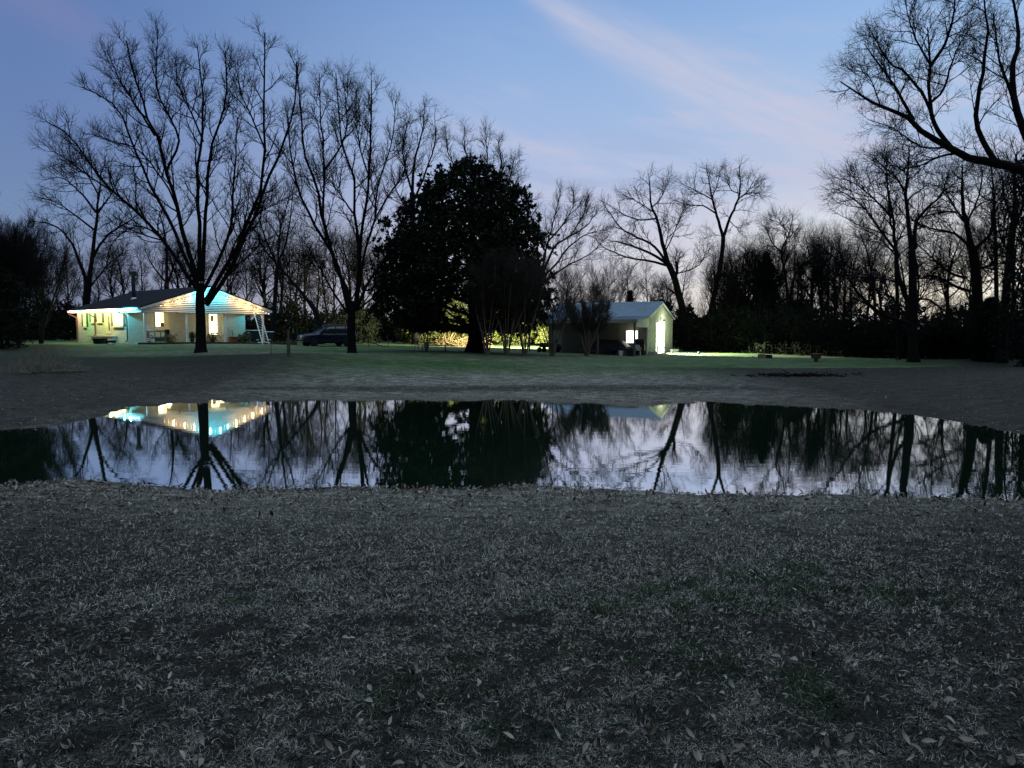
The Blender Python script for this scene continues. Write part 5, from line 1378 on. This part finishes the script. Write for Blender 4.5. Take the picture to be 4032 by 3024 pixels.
def edging():
    # landscape timbers round the porch bed, each a timber
    k = 0
    for i in range(6):
        xa, xb = -.6 + i * 2.1, -.6 + i * 2.1 + 2.05
        y = -.75
        mid = hwld((xa + xb) / 2, y, 0); z = zt(mid[0], mid[1])
        mb = MB().box(-1.02, 1.02, -.08, .08, -.06, .15)
        o = mb.build('landscape_timber', M['timber'], None, bevel=.02, loc=(mid[0], mid[1], z), rz=HR + rnd.uniform(-.01, .01))
        tag(o, 'dark timber in the row edging the bed before the porch', 'timber', 'timbers edging the porch bed')
    for i, (px, D) in enumerate(((1090, 66.5), (1130, 66))):
        o = MB().box(-.9, .9, -.12, .12, -.05, .20).build('landscape_timber', M['timber'], None, bevel=.02, loc=G(px, D), rz=.1)
        tag(o, ['dark timber lying on the grass right of the ladder', 'dark timber lying behind the lawn post'][i], 'timber')
edging()
def post():
    b = G(1137, 39.5); o = empty('fence_post', b, .2, 'lone weathered wooden post standing on the lawn', 'post')
    MB().box(-.085, .085, -.075, .075, -.2, 1.0).build('lower_post', M['post'], o, bevel=.012)
    MB().box(-.05, .05, -.055, .055, 1.003, 1.46).build('upper_post', M['post'], o, bevel=.01)
    b = G(1068, 41); o = empty('yard_hydrant', b, .4, 'small spigot on a thin pipe left of the wooden post', 'hydrant')
    MB().tube([(0, 0, -.1), (0, 0, .62)], .022, 8).build('pipe', M['post'], o)
    MB().tube([(0, 0, .55), (0, 0, .66), (.12, 0, .66), (.16, 0, .56)], .03, 8).build('spout', M['brown_metal'], o)
    MB().tube([(-.16, 0, .76), (-.02, 0, .67), (.05, 0, .68)], .022, 6).build('handle', M['brown_metal'], o)
post()

# ------------------------------------------------------------------ parked SUV
def suv():
    b = G(1290, 65); o = empty('parked_suv', b, R(216), 'dark blue SUV parked facing left, half hidden by the second pecan', 'car')
    L, W = 4.9, .95            # local +x is the nose
    def loft(secs, name, material, parent, bev=0):
        mb = MB(); n = len(secs[0])
        b0 = 0
        for s in secs: mb.v += [tuple(p) for p in s]
        for i in range(len(secs) - 1):
            for j in range(n):
                mb.f.append((i * n + j, i * n + (j + 1) % n, (i + 1) * n + (j + 1) % n, (i + 1) * n + j))
        mb.f.append(tuple(range(n))); mb.f.append(tuple((len(secs) - 1) * n + j for j in range(n)))
        return mb.build(name, material, parent, bevel=bev, smooth=True)
    def sec(x, w, z0, z1, r=.10):
        return [(x, -w + r * .4, z0), (x, w - r * .4, z0), (x, w, z0 + r), (x, w, z1 - r * 1.4), (x, w - r * .9, z1), (x, -w + r * .9, z1), (x, -w, z1 - r * 1.4), (x, -w, z0 + r)]
    loft([sec(2.44, .74, .42, .92), sec(2.36, .86, .34, 1.00), sec(2.0, .95, .30, 1.06), sec(1.2, .97, .28, 1.13), (sec(.9, .97, .28, 1.15)), sec(-1.6, .97, .28, 1.17), sec(-2.25, .94, .32, 1.15), sec(-2.44, .84, .42, 1.05)], 'body', M['car'], o)
    def gsec(x, wb, zb, wt_, zt__): return [(x, -wb, zb), (x, wb, zb), (x, wt_, zt__ - .05), (x, wt_ - .10, zt__), (x, -wt_ + .10, zt__), (x, -wt_, zt__ - .05)]
    loft([gsec(1.05, .90, 1.10, .86, 1.19), gsec(.25, .92, 1.12, .76, 1.70), gsec(-.1, .92, 1.12, .74, 1.76), gsec(-1.4, .92, 1.12, .74, 1.77), gsec(-2.0, .90, 1.12, .74, 1.72), gsec(-2.35, .86, 1.1, .80, 1.2)], 'cabin', M['carglass'], o)
    rf = MB().box(-1.95, .22, -.70, .70, 1.745, 1.80); rf.build('roof_panel', M['car'], o, bevel=.03)
    for s in (-1, 1):
        MB().tube([(.15, s * .62, 1.80), (.0, s * .62, 1.85), (-1.7, s * .62, 1.86), (-1.9, s * .62, 1.80)], .02, 6).build('roof_rail', M['chrome'], o)
        for (xa, xb) in ((1.02, .28), ):
            MB().tube([(xa, s * .89, 1.16), (xb, s * .77, 1.70)], .045, 6).build('pillar', M['car'], o)
        for xp in (-.45, -1.35, -2.1): MB().tube([(xp, s * .935, 1.14), (xp - .03, s * .76, 1.72)], .04, 6).build('pillar', M['car'], o)
        MB().box(2.20, 2.37, s * .60 - .17, s * .60 + .17, .80, .92).build('headlight', M['chrome'], o, bevel=.03)
        mrr = MB().box(.72, .92, s * 1.03 - .10, s * 1.03 + .10, 1.14, 1.30); mrr.build('mirror', M['car'], o, bevel=.03)
        for x in (.25, -.85): MB().box(x - .10, x + .10, s * .985 - .015, s * .985 + .015, .93, .96).build('door_handle', M['chrome'], o)
        for x in (1.55, -1.45):
            w = MB().lathe([(.20, -.11), (.34, -.12), (.37, -.08), (.37, .08), (.34, .12), (.20, .11)], (x, s * .90, .36), 22, 'y').build('wheel', M['tyre'], o)
            rim = MB().lathe([(.21, -.02), (.22, .02), (.06, .05), (.02, .06)], (x, s * .90 + (s * .10), .36), 20, 'y').build('rim', M['black_metal'], w)
    gr = MB()
    for i in range(4): gr.box(2.40, 2.455, -.50, .50, .58 + .09 * i, .62 + .09 * i)
    gr.build('grille', M['chrome'], o)
    MB().box(2.40, 2.43, -.52, .52, .55, .93).build('grille_panel', M['black'], o)
    MB().box(2.38, 2.50, -.72, .72, .36, .44).build('bumper_trim', M['chrome'], o, bevel=.02)
suv()
def branch_fallen():
    o = empty('fallen_branch', G(1470, 60), 0, 'pale fallen branch on the ground right of the second pecan', 'branch')
    f = lambda px, py, D: tuple(P(px, py, D) - np.array(G(1470, 60)))
    MB().tube([f(1418, 1322, 60), f(1440, 1330, 60), f(1458, 1345, 60), f(1490, 1358, 60), f(1520, 1366, 60.5)], [.06, .055, .05, .035, .02], 6).tube([f(1450, 1338, 60), f(1452, 1352, 60), f(1450, 1366, 60)], [.04, .03, .02], 5).build('limb', M['pale_bark'], o)
    o2 = empty('broken_sapling', G(1526, 62), 0, 'pale broken sapling standing in the shade left of the garden chairs', 'sapling')
    g = lambda px, py: tuple(P(px, py, 62) - np.array(G(1526, 62)))
    MB().tube([g(1528, 1372), g(1530, 1345), g(1524, 1330), g(1528, 1315)], [.03, .03, .025, .015], 5).tube([g(1524, 1330), g(1520, 1322)], .015, 5).build('stem', M['pale_bark'], o2)
branch_fallen()

# ------------------------------------------------------------------ garden furniture beside the magnolia
def metal_seat(px, D, W, rz, label, name, seed):
    rg = np.random.RandomState(seed)
    o = empty(name, G(px, D), rz, label, 'garden seat', 'metal garden seats')
    MB().box(-W / 2, W / 2, -.28, .28, .40, .44).build('seat', M['black_metal'], o, bevel=.01)
    bk = MB().tube([(-W / 2, .28, .44), (-W / 2, .36, .88), (W / 2, .36, .88), (W / 2, .28, .44)], .028, 6)
    nx = max(2, int(W / .22))
    for i in range(nx + 1): bk.tube([(-W / 2 + W * i / nx, .29, .46), (-W / 2 + W * i / nx + rg.uniform(-.06, .06), .33, .66), (-W / 2 + W * i / nx, .36, .87)], .018, 5)
    for i in range(nx):
        c = -W / 2 + W * (i + .5) / nx
        for h in (.57, .72): bk.tube([(c + .085 * math.cos(a), .31 + (h - .57) * .12 + .012 * math.sin(a), h + .07 * math.sin(a)) for a in np.linspace(0, 6.283, 9)], .014, 4)
    bk.build('backrest', M['black_metal'], o)
    for s in (-1, 1):
        MB().tube([(s * W / 2, .32, .66), (s * (W / 2 + .02), .0, .66), (s * (W / 2 + .02), -.28, .62), (s * W / 2, -.28, .42)], .022, 6).build('armrest', M['black_metal'], o)
        for y in (-.26, .26): MB().tube([(s * (W / 2 - .03), y, .40), (s * (W / 2), y * 1.15, 0)], .022, 6).build('leg', M['black_metal'], o)
    return o
metal_seat(1718, 51, 1.28, R(180), 'black metal loveseat with scrolled back near the magnolia', 'garden_loveseat', 1)
metal_seat(1655, 51.5, .62, R(120), 'single black metal armchair left of the loveseat', 'garden_chair', 2)
o = empty('pale_bucket', G(1676, 55), 0, 'pale bucket on the grass between the armchair and the loveseat', 'bucket')
MB().lathe([(.14, 0), (.18, .36), (.19, .37), (.165, .36), (.13, .03), (.01, .03)], (0, 0, 0), 14).build('pail', M['white'], o)
MB().tube([(-.18, 0, .35), (-.08, 0, .46), (.08, 0, .46), (.18, 0, .35)], .008, 4).build('handle', M['steel'], o)
def brushpile():
    rg = np.random.RandomState(91); b = np.array(G(1800, 74)); n = 380
    S = np.stack([rg.normal(0, 1.1, n), rg.normal(0, .6, n), np.abs(rg.normal(0, .32, n))], 1)
    D = rg.normal(0, 1, (n, 3)); D[:, 2] *= .35
    p, r = grow(S, D, rg.uniform(.5, 1.8, n), rg.uniform(.012, .045, n), 5, .25, -.02, rg, .4)
    p[..., 2] = np.maximum(p[..., 2], .01)
    V, Q = tubes(p, r, 5)
    o = mesh_np('brush_pile', V, Q, M['brush']); o.location = tuple(b); tag(o, 'heap of dead branches lit by the yard light behind the loveseat', 'brush pile')
brushpile()
def wheelbarrow():
    b = G(1893, 55); o = empty('garden_cart', b, .5, 'tilted hand cart leaning beside the magnolia trunk', 'cart')
    MB().hexa([(-.3, -.2, .45), (.3, -.2, .45), (.3, .2, .45), (-.3, .2, .45), (-.42, -.3, .75), (.5, -.3, .75), (.5, .3, .75), (-.42, .3, .75)]).build('tray', M['steel'], o)
    MB().lathe([(.02, -.04), (.17, -.05), (.18, 0), (.17, .05), (.02, .04)], (.5, 0, .18), 14, 'y').build('wheel', M['tyre'], o)
    for s in (-1, 1):
        MB().tube([(.5, s * .06, .18), (0, s * .2, .43), (-.8, s * .28, .62)], .022, 6).build('handle', M['post'], o)
        MB().tube([(-.2, s * .2, .46), (-.28, s * .22, 0)], .02, 6).build('leg', M['steel'], o)
wheelbarrow()

# ------------------------------------------------------------------ things at the shed
def shed_things():
    def at(x, y): q = swld(x, y, 0); return (q[0], q[1], zt(q[0], q[1]))
    _, y, _ = slc(2445, 1395, 'x', -2.9)
    o = empty('white_bucket', at(-2.9, y), 0, 'white bucket standing under the edge of the shed lean-to', 'bucket')
    MB().lathe([(.15, 0), (.19, .40), (.20, .41), (.175, .40), (.14, .03), (.01, .03)], (0, 0, 0), 14).build('pail', M['white'], o)
    MB().tube([(-.19, 0, .38), (-.1, -.16, .26), (.1, -.16, .26), (.19, 0, .38)], .008, 4).build('handle', M['steel'], o)
    _, y, _ = slc(2485, 1395, 'x', -2.9)
    o = empty('black_crate', at(-2.9, y), SROT, 'black bin left of the shed corner post', 'bin')
    MB().hexa([(-.25, -.3, 0), (.25, -.3, 0), (.25, .3, 0), (-.25, .3, 0), (-.3, -.36, .55), (.3, -.36, .55), (.3, .36, .55), (-.3, .36, .55)]).build('body', M['black'], o, bevel=.02)
    MB().box(-.33, .33, -.39, .39, .555, .61).build('lid', M['tub'], o, bevel=.02)
    _, y, _ = slc(2503, 1390, 'x', -2.2)
    o = empty('plastic_chair', at(-2.0, y - .1), SROT + R(100), 'white plastic chair behind the shed corner post', 'chair')
    MB().box(-.23, .23, -.22, .24, .42, .45).build('seat', M['white'], o, bevel=.01)
    MB().hexa([(-.22, .23, .46), (.22, .23, .46), (.22, .26, .46), (-.22, .26, .46), (-.20, .33, .88), (.20, .33, .88), (.20, .36, .88), (-.20, .36, .88)]).build('backrest', M['white'], o, bevel=.01)
    for sx in (-1, 1):
        MB().tube([(sx * .24, .25, .64), (sx * .25, -.2, .64), (sx * .24, -.22, .44)], .02, 6).build('armrest', M['white'], o)
        for sy in (-1, 1): MB().tube([(sx * .20, sy * .2, .42), (sx * .24, sy * .25, 0)], .02, 6).build('leg', M['white'], o)
    _, y, _ = slc(2522, 1385, 'x', -1.0)
    o = empty('covered_grill', at(-1.0, .35), SROT, 'dark covered grill against the shed wall beside the window', 'grill')
    MB().hexa([(-.35, -.45, 0), (.35, -.45, 0), (.35, .45, 0), (-.35, .45, 0), (-.28, -.42, 1.0), (.28, -.42, 1.0), (.28, .42, 1.0), (-.28, .42, 1.0)]).build('cover', M['black'], o, bevel=.05)
    MB().lathe([(.27, -.42), (.29, -.3), (.29, .3), (.27, .42)], (0, 0, 1.04), 16, 'y').build('hood', M['black'], o)
    # dark boat-like tarp shape under the lean-to: low trailer under a tarp
    _, ya, _ = slc(2480, 1380, 'x', -1.4); _, yb, _ = slc(2335, 1380, 'x', -1.4)
    yl, yh = min(ya, yb), max(ya, yb); c = at(-1.5, (yl + yh) / 2); Ln = yh - yl
    o = empty('covered_trailer', c, SROT, 'long low trailer under a black tarp beneath the lean-to', 'trailer')
    rg = np.random.RandomState(5); mb = MB(); n = 14; m = 9
    for i in range(n):
        u = i / (n - 1); e = min(1, math.sin(math.pi * min(max(u, .02), .98)) * 1.9)
        for j in range(m):
            a = math.pi * j / (m - 1)
            mb.v.append((-.85 * math.cos(a) * (1 if 0 < j < m - 1 else 1.04), (u - .5) * Ln, .34 + (.25 + .72 * e * (.8 + .2 * u)) * math.sin(a) ** .6 + rg.uniform(-.02, .02)))
    for i in range(n - 1):
        for j in range(m - 1): mb.f.append((i * m + j, i * m + j + 1, (i + 1) * m + j + 1, (i + 1) * m + j))
    mb.f.append(tuple(range(m))); mb.f.append(tuple((n - 1) * m + j for j in range(m - 1, -1, -1)))
    mb.build('tarp', M['black'], o, smooth=False)
    for s in (-1, 1): MB().lathe([(.06, -.08), (.28, -.09), (.31, 0), (.28, .09), (.06, .08)], (s * .8, 0, .31), 18, 'x').build('wheel', M['tyre'], o)
    # small dark tractor at the open end
    o = empty('garden_tractor', (G(2150, 62)), SROT + R(90), 'small dark garden tractor parked at the open left end of the lean-to', 'tractor')
    MB().box(-.55, .55, -.3, .3, .42, .80).build('hood', M['black_metal'], o, bevel=.06)
    MB().box(-1.1, -.5, -.42, .42, .40, .62).build('fender', M['black_metal'], o, bevel=.06)
    MB().hexa([(-.95, -.2, .625), (-.6, -.2, .625), (-.6, .2, .625), (-.95, .2, .625), (-1.08, -.2, 1.08), (-.98, -.2, 1.08), (-.98, .2, 1.08), (-1.08, .2, 1.08)]).build('seat', M['black'], o, bevel=.03)
    MB().tube([(-.3, 0, .78), (-.45, 0, 1.02)], .02, 6).lathe([(.17, 1.02), (.19, 1.035), (.17, 1.05), (.15, 1.035)], (-.47, 0, 0), 14).build('steering_wheel', M['black'], o)
    for x, r, w in ((.4, .22, .09), (-.8, .36, .13)):
        for s in (-1, 1): MB().lathe([(.08, -w), (r - .03, -w), (r, -w * .6), (r, w * .6), (r - .03, w), (.08, w)], (x, s * .48, r), 20, 'y').build('wheel', M['tyre'], o)
    # concrete block at the corner, white box by the gable
    o = MB().box(-.5, .5, -.25, .25, -.05, .26).build('concrete_block', M['concrete'], None, bevel=.02, loc=at(-.3, -.55), rz=SROT); tag(o, 'pale concrete block at the near corner of the shed', 'block')
    o = empty('white_crate', G(2655, 66.5), .4, 'long white box on the lit grass right of the shed gable', 'box')
    MB().box(-.32, .32, -.2, .2, 0, .26).build('body', M['white'], o, bevel=.02); MB().box(-.35, .35, -.22, .22, .262, .32).build('lid', M['white'], o, bevel=.01)
shed_things()
def lawn_things():
    o = empty('cut_stump', G(2999, 53), 0, 'pale cut stump on the lit grass', 'stump')
    MB().lathe([(.34, -.05), (.30, .04), (.27, .2), (.27, .30), (.01, .31)], (0, 0, 0), 16).build('bark_side', M['brush'], o)
    MB().lathe([(.25, .312), (.25, .318), (.01, .319)], (0, 0, 0), 16).build('cut_face', M['concrete'], o)
    o = MB().box(-.28, .28, -.2, .2, 0, .26).build('dark_crate', M['tub'], None, bevel=.02, loc=G(3022, 53.4), rz=.2); tag(o, 'low dark crate right beside the pale stump', 'crate')
    b = G(3213, 48); o = empty('fire_pit', b, .3, 'square rusty fire bowl on a short pedestal at the end of the lit grass', 'fire pit')
    MB().hexa([(-.19, -.19, .22), (.19, -.19, .22), (.19, .19, .22), (-.19, .19, .22), (-.25, -.25, .50), (.25, -.25, .50), (.25, .25, .50), (-.25, .25, .50)]).build('bowl', M['brown_metal'], o)
    MB().box(-.28, .28, -.28, .28, .503, .54).build('rim', M['redwood'], o)
    MB().box(-.09, .09, -.09, .09, 0, .218).build('pedestal', M['brown_metal'], o)
    for px, D, lb in ((2965, 54, 'small white ball on the lit grass left of the stump'),):
        o = MB().lathe([(.01, 0), (.07, .03), (.09, .09), (.07, .15), (.01, .18)], (0, 0, 0), 10).build('ball', M['white'], None, smooth=True, loc=G(px, D)); tag(o, lb, 'ball')
    o = MB().lathe([(.01, 0), (.10, .02), (.14, .12), (.10, .2), (.01, .23)], (0, 0, 0), 10).build('ball', M['blue'], None, smooth=True, loc=G(2752, 62)); tag(o, 'small blue ball at the foot of the leaning tree', 'ball')
    o = MB().tube([(0, 0, -.05), (.01, 0, .35)], .035, 6).build('marker_stake', M['post'], None, loc=G(3534, 47)); tag(o, 'short stake on the grass left of the spreading tree', 'stake')
    # debris on the far bank
    rg = np.random.RandomState(8); b = np.array(G(3160, 36.5)); n = 300
    S = np.stack([rg.normal(0, 1.1, n), rg.normal(0, .28, n), np.abs(rg.normal(0, .06, n))], 1); D = rg.normal(0, 1, (n, 3)); D[:, 2] *= .06
    p, r = grow(S, D, rg.uniform(.12, .5, n), rg.uniform(.008, .03, n), 4, .2, -.05, rg, .5)
    x, y = p[..., 0] + b[0], p[..., 1] + b[1]; p[..., 2] = np.maximum(p[..., 2], .0) + (zts(x, y).reshape(x.shape) - b[2])
    V, Q = tubes(p, r, 5); o = mesh_np('stick_litter', V, Q, M['bark']); o.location = tuple(b); tag(o, 'low dark litter of sticks on the far bank', kind='stuff')
lawn_things()
def reeds():
    rg = np.random.RandomState(9)
    for px, D, n, sp, up, lb in ((225, 36.0, 260, .55, .55, 'collapsed clump of dry reeds on the left bank'), (110, 35, 170, .5, 1.0, 'upright dry reeds left of the collapsed clump'), (190, 37.5, 120, .3, 1.1, 'thin upright reeds behind the collapsed clump')):
        b = np.array(G(px, D)); S = np.stack([rg.normal(0, sp, n), rg.normal(0, sp * .7, n), np.full(n, -.03)], 1)
        Dr = rg.normal(0, .5, (n, 3)); Dr[:, 2] = rg.uniform(.2, 1, n) * up * 1.6; Dr[:, 0] += .3 * (1 - up)
        p, r = grow(S, Dr, rg.uniform(.4, 1.15, n), rg.uniform(.007, .012, n), 5, .10, -.22 + .16 * up, rg, .4)
        p[..., 2] = np.maximum(p[..., 2], .02)
        V, Q = tubes(p, r, 4); o = mesh_np('reed_clump', V, Q, M['reed']); o.location = tuple(b); tag(o, lb, 'reeds')
reeds()

# ------------------------------------------------------------------ foreground grass and leaves
def grass_mat():
    ma = bpy.data.materials.new('grass_blades'); ma.use_nodes = True
    nt = ma.node_tree; N, L = nt.nodes, nt.links; b = N['Principled BSDF']
    b.inputs['Roughness'].default_value = .85; b.inputs['Specular IOR Level'].default_value = .1
    g = N.new('ShaderNodeNewGeometry'); r = N.new('ShaderNodeValToRGB'); el = r.color_ramp.elements
    el[0].position = 0; el[0].color = (.03, .028, .022, 1); el[1].position = 1; el[1].color = (.78, .76, .66, 1)
    e = el.new(.45); e.color = (.14, .132, .11, 1); e = el.new(.7); e.color = (.52, .50, .42, 1)
    L.new(g.outputs['Random Per Island'], r.inputs[0])
    r2 = N.new('ShaderNodeValToRGB'); el = r2.color_ramp.elements
    el[0].position = 0; el[0].color = (.02, .045, .018, 1); el[1].position = 1; el[1].color = (.12, .20, .09, 1); L.new(g.outputs['Random Per Island'], r2.inputs[0])
    at = N.new('ShaderNodeAttribute'); at.attribute_name = 'green'
    mx = N.new('ShaderNodeMix'); mx.data_type = 'RGBA'; L.new(at.outputs['Fac'], mx.inputs[0]); L.new(r.outputs[0], mx.inputs[6]); L.new(r2.outputs[0], mx.inputs[7])
    a2 = N.new('ShaderNodeAttribute'); a2.attribute_name = 'thatch'  # dark thatch, plus shade painted in toward the sides and near edge
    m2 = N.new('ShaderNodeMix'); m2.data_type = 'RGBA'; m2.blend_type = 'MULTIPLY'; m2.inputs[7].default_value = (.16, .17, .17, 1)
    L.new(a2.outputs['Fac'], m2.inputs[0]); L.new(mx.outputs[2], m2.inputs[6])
    L.new(m2.outputs[2], b.inputs['Base Color'])
    return ma
def pix_ground(px, py):
    """ground points under pixels (iterative)"""
    dx = (px - 2016) / F; dv = (1512 - py) / F
    kz = -SP + dv * CP; ky = CP + dv * SP
    z = np.full(len(px), .6)
    for _ in range(7):
        k = (z - CAMZ) / kz; z = .35 * z + .65 * zg(dx * k, ky * k)
    k = (z - CAMZ) / kz
    return dx * k, ky * k
def vnoise(x, y, s, seed):
    """two octaves of value noise, about -1.5 .. 1.5; s is the number of cells per metre"""
    rs = np.random.RandomState(seed); T = rs.uniform(-1, 1, (256, 256)); out = 0
    for o, am in ((1.0, 1.0), (2.13, .55)):
        a = rs.uniform(0, 6.28); u = (x * math.cos(a) + y * math.sin(a)) * s * o + 500; v = (-x * math.sin(a) + y * math.cos(a)) * s * o + 500
        iu, iv = np.floor(u).astype(int), np.floor(v).astype(int); fu, fv = u - iu, v - iv
        fu = fu * fu * (3 - 2 * fu); fv = fv * fv * (3 - 2 * fv)
        g = lambda p, q: T[(iu + p) % 256, (iv + q) % 256]
        out = out + am * ((g(0, 0) * (1 - fu) + g(1, 0) * fu) * (1 - fv) + (g(0, 1) * (1 - fu) + g(1, 1) * fu) * fv)
    return out
GREEN = []
for a_, b_, r_ in ((2900, 2320, .55), (3130, 2270, .5), (2620, 2360, .45), (2250, 2430, .45), (2860, 2560, .40), (3050, 2660, .4), (1780, 2620, .35), (925, 2350, .22), (1980, 2860, .35), (2330, 2560, .5), (1560, 2760, .3), (3560, 2330, .5), (2600, 2800, .25), (3300, 2780, .3)):
    gx_, gy_ = pix_ground(np.array([float(a_)]), np.array([float(b_)])); GREEN.append((gx_[0], gy_[0], r_))
def greenness(x, y):
    g = 0
    for a, b, r in GREEN: g = g + np.exp(-((x - a) ** 2 + (y - b) ** 2) / (.7 * r * r))
    return np.clip(g * (.30 + .60 * vnoise(x, y, 5.5, 77)), 0, .75)
def grass(name, label, n, rg, px_rng, py_rng, lmin, lmax, wide, lie, seed):
    px = rg.uniform(*px_rng, n); py = rg.uniform(*py_rng, n)
    x, y = pix_ground(px, py); z = zg(x, y)
    k = (z > np.where(y < 16, .006, .003)) & (y > .9)
    thin = .30 * vnoise(x, y, 1.5, seed) + 1.0 * vnoise(x, y, 6, seed + 1) + 1.1 * vnoise(x, y, 15, seed + 2) - np.clip(np.abs(x) / (y + 2.0) - .27, 0, 1) * 4.6 * (y < 14) - np.clip(5.6 - y, 0, 4) * .26 * (y < 14)  # last terms paint shade into the blades toward the sides and viewer
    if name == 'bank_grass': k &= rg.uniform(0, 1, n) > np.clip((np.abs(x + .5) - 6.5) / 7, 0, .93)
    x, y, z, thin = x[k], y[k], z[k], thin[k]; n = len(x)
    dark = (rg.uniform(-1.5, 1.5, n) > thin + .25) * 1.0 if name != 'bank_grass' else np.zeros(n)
    green = (rg.uniform(0, 1, n) < greenness(x, y) * .9) * (1 - .5 * dark)
    d = np.sqrt(x * x + y * y)
    S = np.stack([x, y, z - .006], 1)
    az = rg.uniform(0, 6.283, n); elv = rg.uniform(.05, 1.1, n) * lie * (1 - .6 * dark) + green * .5
    D = np.stack([np.cos(az) * np.cos(elv), np.sin(az) * np.cos(elv), np.sin(elv)], 1)
    L = rg.uniform(lmin, lmax, n) * (1 + .25 * green)
    m = 4; pts = np.empty((n, m + 1, 3)); pts[:, 0] = S; dd = D.copy(); curl = rg.normal(0, .42, (n, 3))
    for i in range(m):
        pts[:, i + 1] = pts[:, i] + dd * (L / m)[:, None]
        dd = dd + curl * .8 + rg.normal(0, .22, (n, 3)); dd[:, 2] -= .22; dd = nrm(dd)
    W = (wide * (d / 3.0) ** .55 * rg.uniform(.6, 1.3, n))[:, None]
    T = nrm(pts[:, -1] - pts[:, 0]); Sd = nrm(np.cross(T, rg.normal(0, .5, (n, 3)) + [0, 0, 1.0]))
    prof = np.array([.7, 1, .9, .65, .12])
    A = pts + Sd[:, None] * (W * prof)[:, :, None] * .5; B = pts - Sd[:, None] * (W * prof)[:, :, None] * .5
    lowz = zg(pts[:, :, 0].ravel(), pts[:, :, 1].ravel()).reshape(n, m + 1) + .0015
    A[..., 2] = np.maximum(A[..., 2], lowz); B[..., 2] = np.maximum(B[..., 2], lowz)
    V = np.stack([A, B], 2).reshape(-1, 3)
    b = (np.arange(n) * (m + 1) * 2)[:, None, None]; i = np.arange(m)[None, :, None] * 2
    Q = (b + i + np.array([0, 1, 3, 2])[None, None]).reshape(-1, 4)
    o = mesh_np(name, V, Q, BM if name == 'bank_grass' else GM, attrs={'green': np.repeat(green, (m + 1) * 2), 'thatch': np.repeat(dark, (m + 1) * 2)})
    tag(o, label, kind='stuff')
GM = grass_mat()
BM = mat('bank_thatch', (.25, .245, .20), .9, var=.45, scale=3.0, spec=.1)
rg_ = np.random.RandomState(5)
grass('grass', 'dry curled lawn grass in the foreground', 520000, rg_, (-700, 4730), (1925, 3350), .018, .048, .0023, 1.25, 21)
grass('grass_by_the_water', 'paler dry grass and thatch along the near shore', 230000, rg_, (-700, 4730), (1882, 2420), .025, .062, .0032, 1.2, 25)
grass('bank_grass', 'dry thatch on the far bank of the pond', 90000, rg_, (-600, 4630), (1440, 1730), .05, .17, .0042, .7, 31)
def litter():
    rg = np.random.RandomState(14)
    n1, n2, n3 = 1700, 7500, 1500
    px = np.concatenate([rg.uniform(-600, 4600, n1), rg.uniform(-600, 4600, n2), rg.uniform(-300, 4300, n3), rg.uniform(-400, 4400, 700)])
    py = np.concatenate([3300 - 900 * rg.uniform(0, 1, n1) ** 1.6, 1885 + 120 * np.abs(rg.normal(0, .55, n2)), rg.uniform(2050, 2700, n3), rg.uniform(1535, 1720, 700)])
    x, y = pix_ground(px, py); z = zg(x, y); k = (z > .002) & (y > 1)
    x, y, z = x[k], y[k], z[k]; n = len(x)
    near = np.concatenate([np.ones(n1), np.zeros(n2), np.full(n3, .5), np.zeros(700)])[k]
    L = np.where(near == 1, rg.uniform(.025, .065, n), np.where(near == 0, rg.uniform(.04, .11, n), rg.uniform(.02, .05, n)))
    W = L * rg.uniform(.22, .42, n)
    m = 5; az = rg.uniform(0, 6.283, n); el0 = rg.normal(.1, .45, n); cv = rg.normal(0, .5, n)
    d = np.stack([np.cos(az), np.sin(az)], 1)
    pts = np.empty((n, m + 1, 3)); pts[:, 0] = np.stack([x, y, z + rg.uniform(.012, .045, n)], 1)
    for i in range(m):
        e = el0 + cv * i * .55
        az2 = az + rg.normal(0, .12, n)
        pts[:, i + 1] = pts[:, i] + np.stack([np.cos(az2) * np.cos(e), np.sin(az2) * np.cos(e), np.sin(e)], 1) * (L / m)[:, None]
    Sd = np.stack([-np.sin(az), np.cos(az), rg.normal(0, .6, n)], 1); Sd = nrm(Sd)
    prof = np.array([.10, .75, 1.0, .85, .5, .04]); tr = rg.uniform(.1, .5, n)[:, None]
    up = np.array([0, 0, 1.0])
    A = pts + Sd[:, None] * (W[:, None] * prof)[..., None] * .5 + up * (W[:, None] * prof * tr)[..., None]
    B = pts - Sd[:, None] * (W[:, None] * prof)[..., None] * .5 + up * (W[:, None] * prof * tr)[..., None]
    lo = (z + .004)[:, None]
    for q in (A, B, pts): q[..., 2] = np.maximum(q[..., 2], lo)
    V = np.stack([A, pts, B], 2).reshape(-1, 3)
    b = (np.arange(n) * (m + 1) * 3)[:, None, None]; i = np.arange(m)[None, :, None] * 3
    Q = np.concatenate([(b + i + np.array([0, 1, 4, 3])).reshape(-1, 4), (b + i + np.array([1, 2, 5, 4])).reshape(-1, 4)])
    ma = bpy.data.materials.new('fallen_leaf'); ma.use_nodes = True; nt = ma.node_tree; N_, L_ = nt.nodes, nt.links; bs = N_['Principled BSDF']; bs.inputs['Roughness'].default_value = .6
    g = N_.new('ShaderNodeNewGeometry'); r = N_.new('ShaderNodeValToRGB'); el = r.color_ramp.elements
    el[0].position = 0; el[0].color = (.07, .05, .035, 1); el[1].position = 1; el[1].color = (.46, .42, .36, 1); e = el.new(.55); e.color = (.22, .17, .12, 1)
    L_.new(g.outputs['Random Per Island'], r.inputs[0]); L_.new(r.outputs[0], bs.inputs['Base Color'])
    tag(mesh_np('fallen_leaves', V, Q, ma), 'curled dead leaves scattered over the grass and along the shore', kind='stuff')
litter()
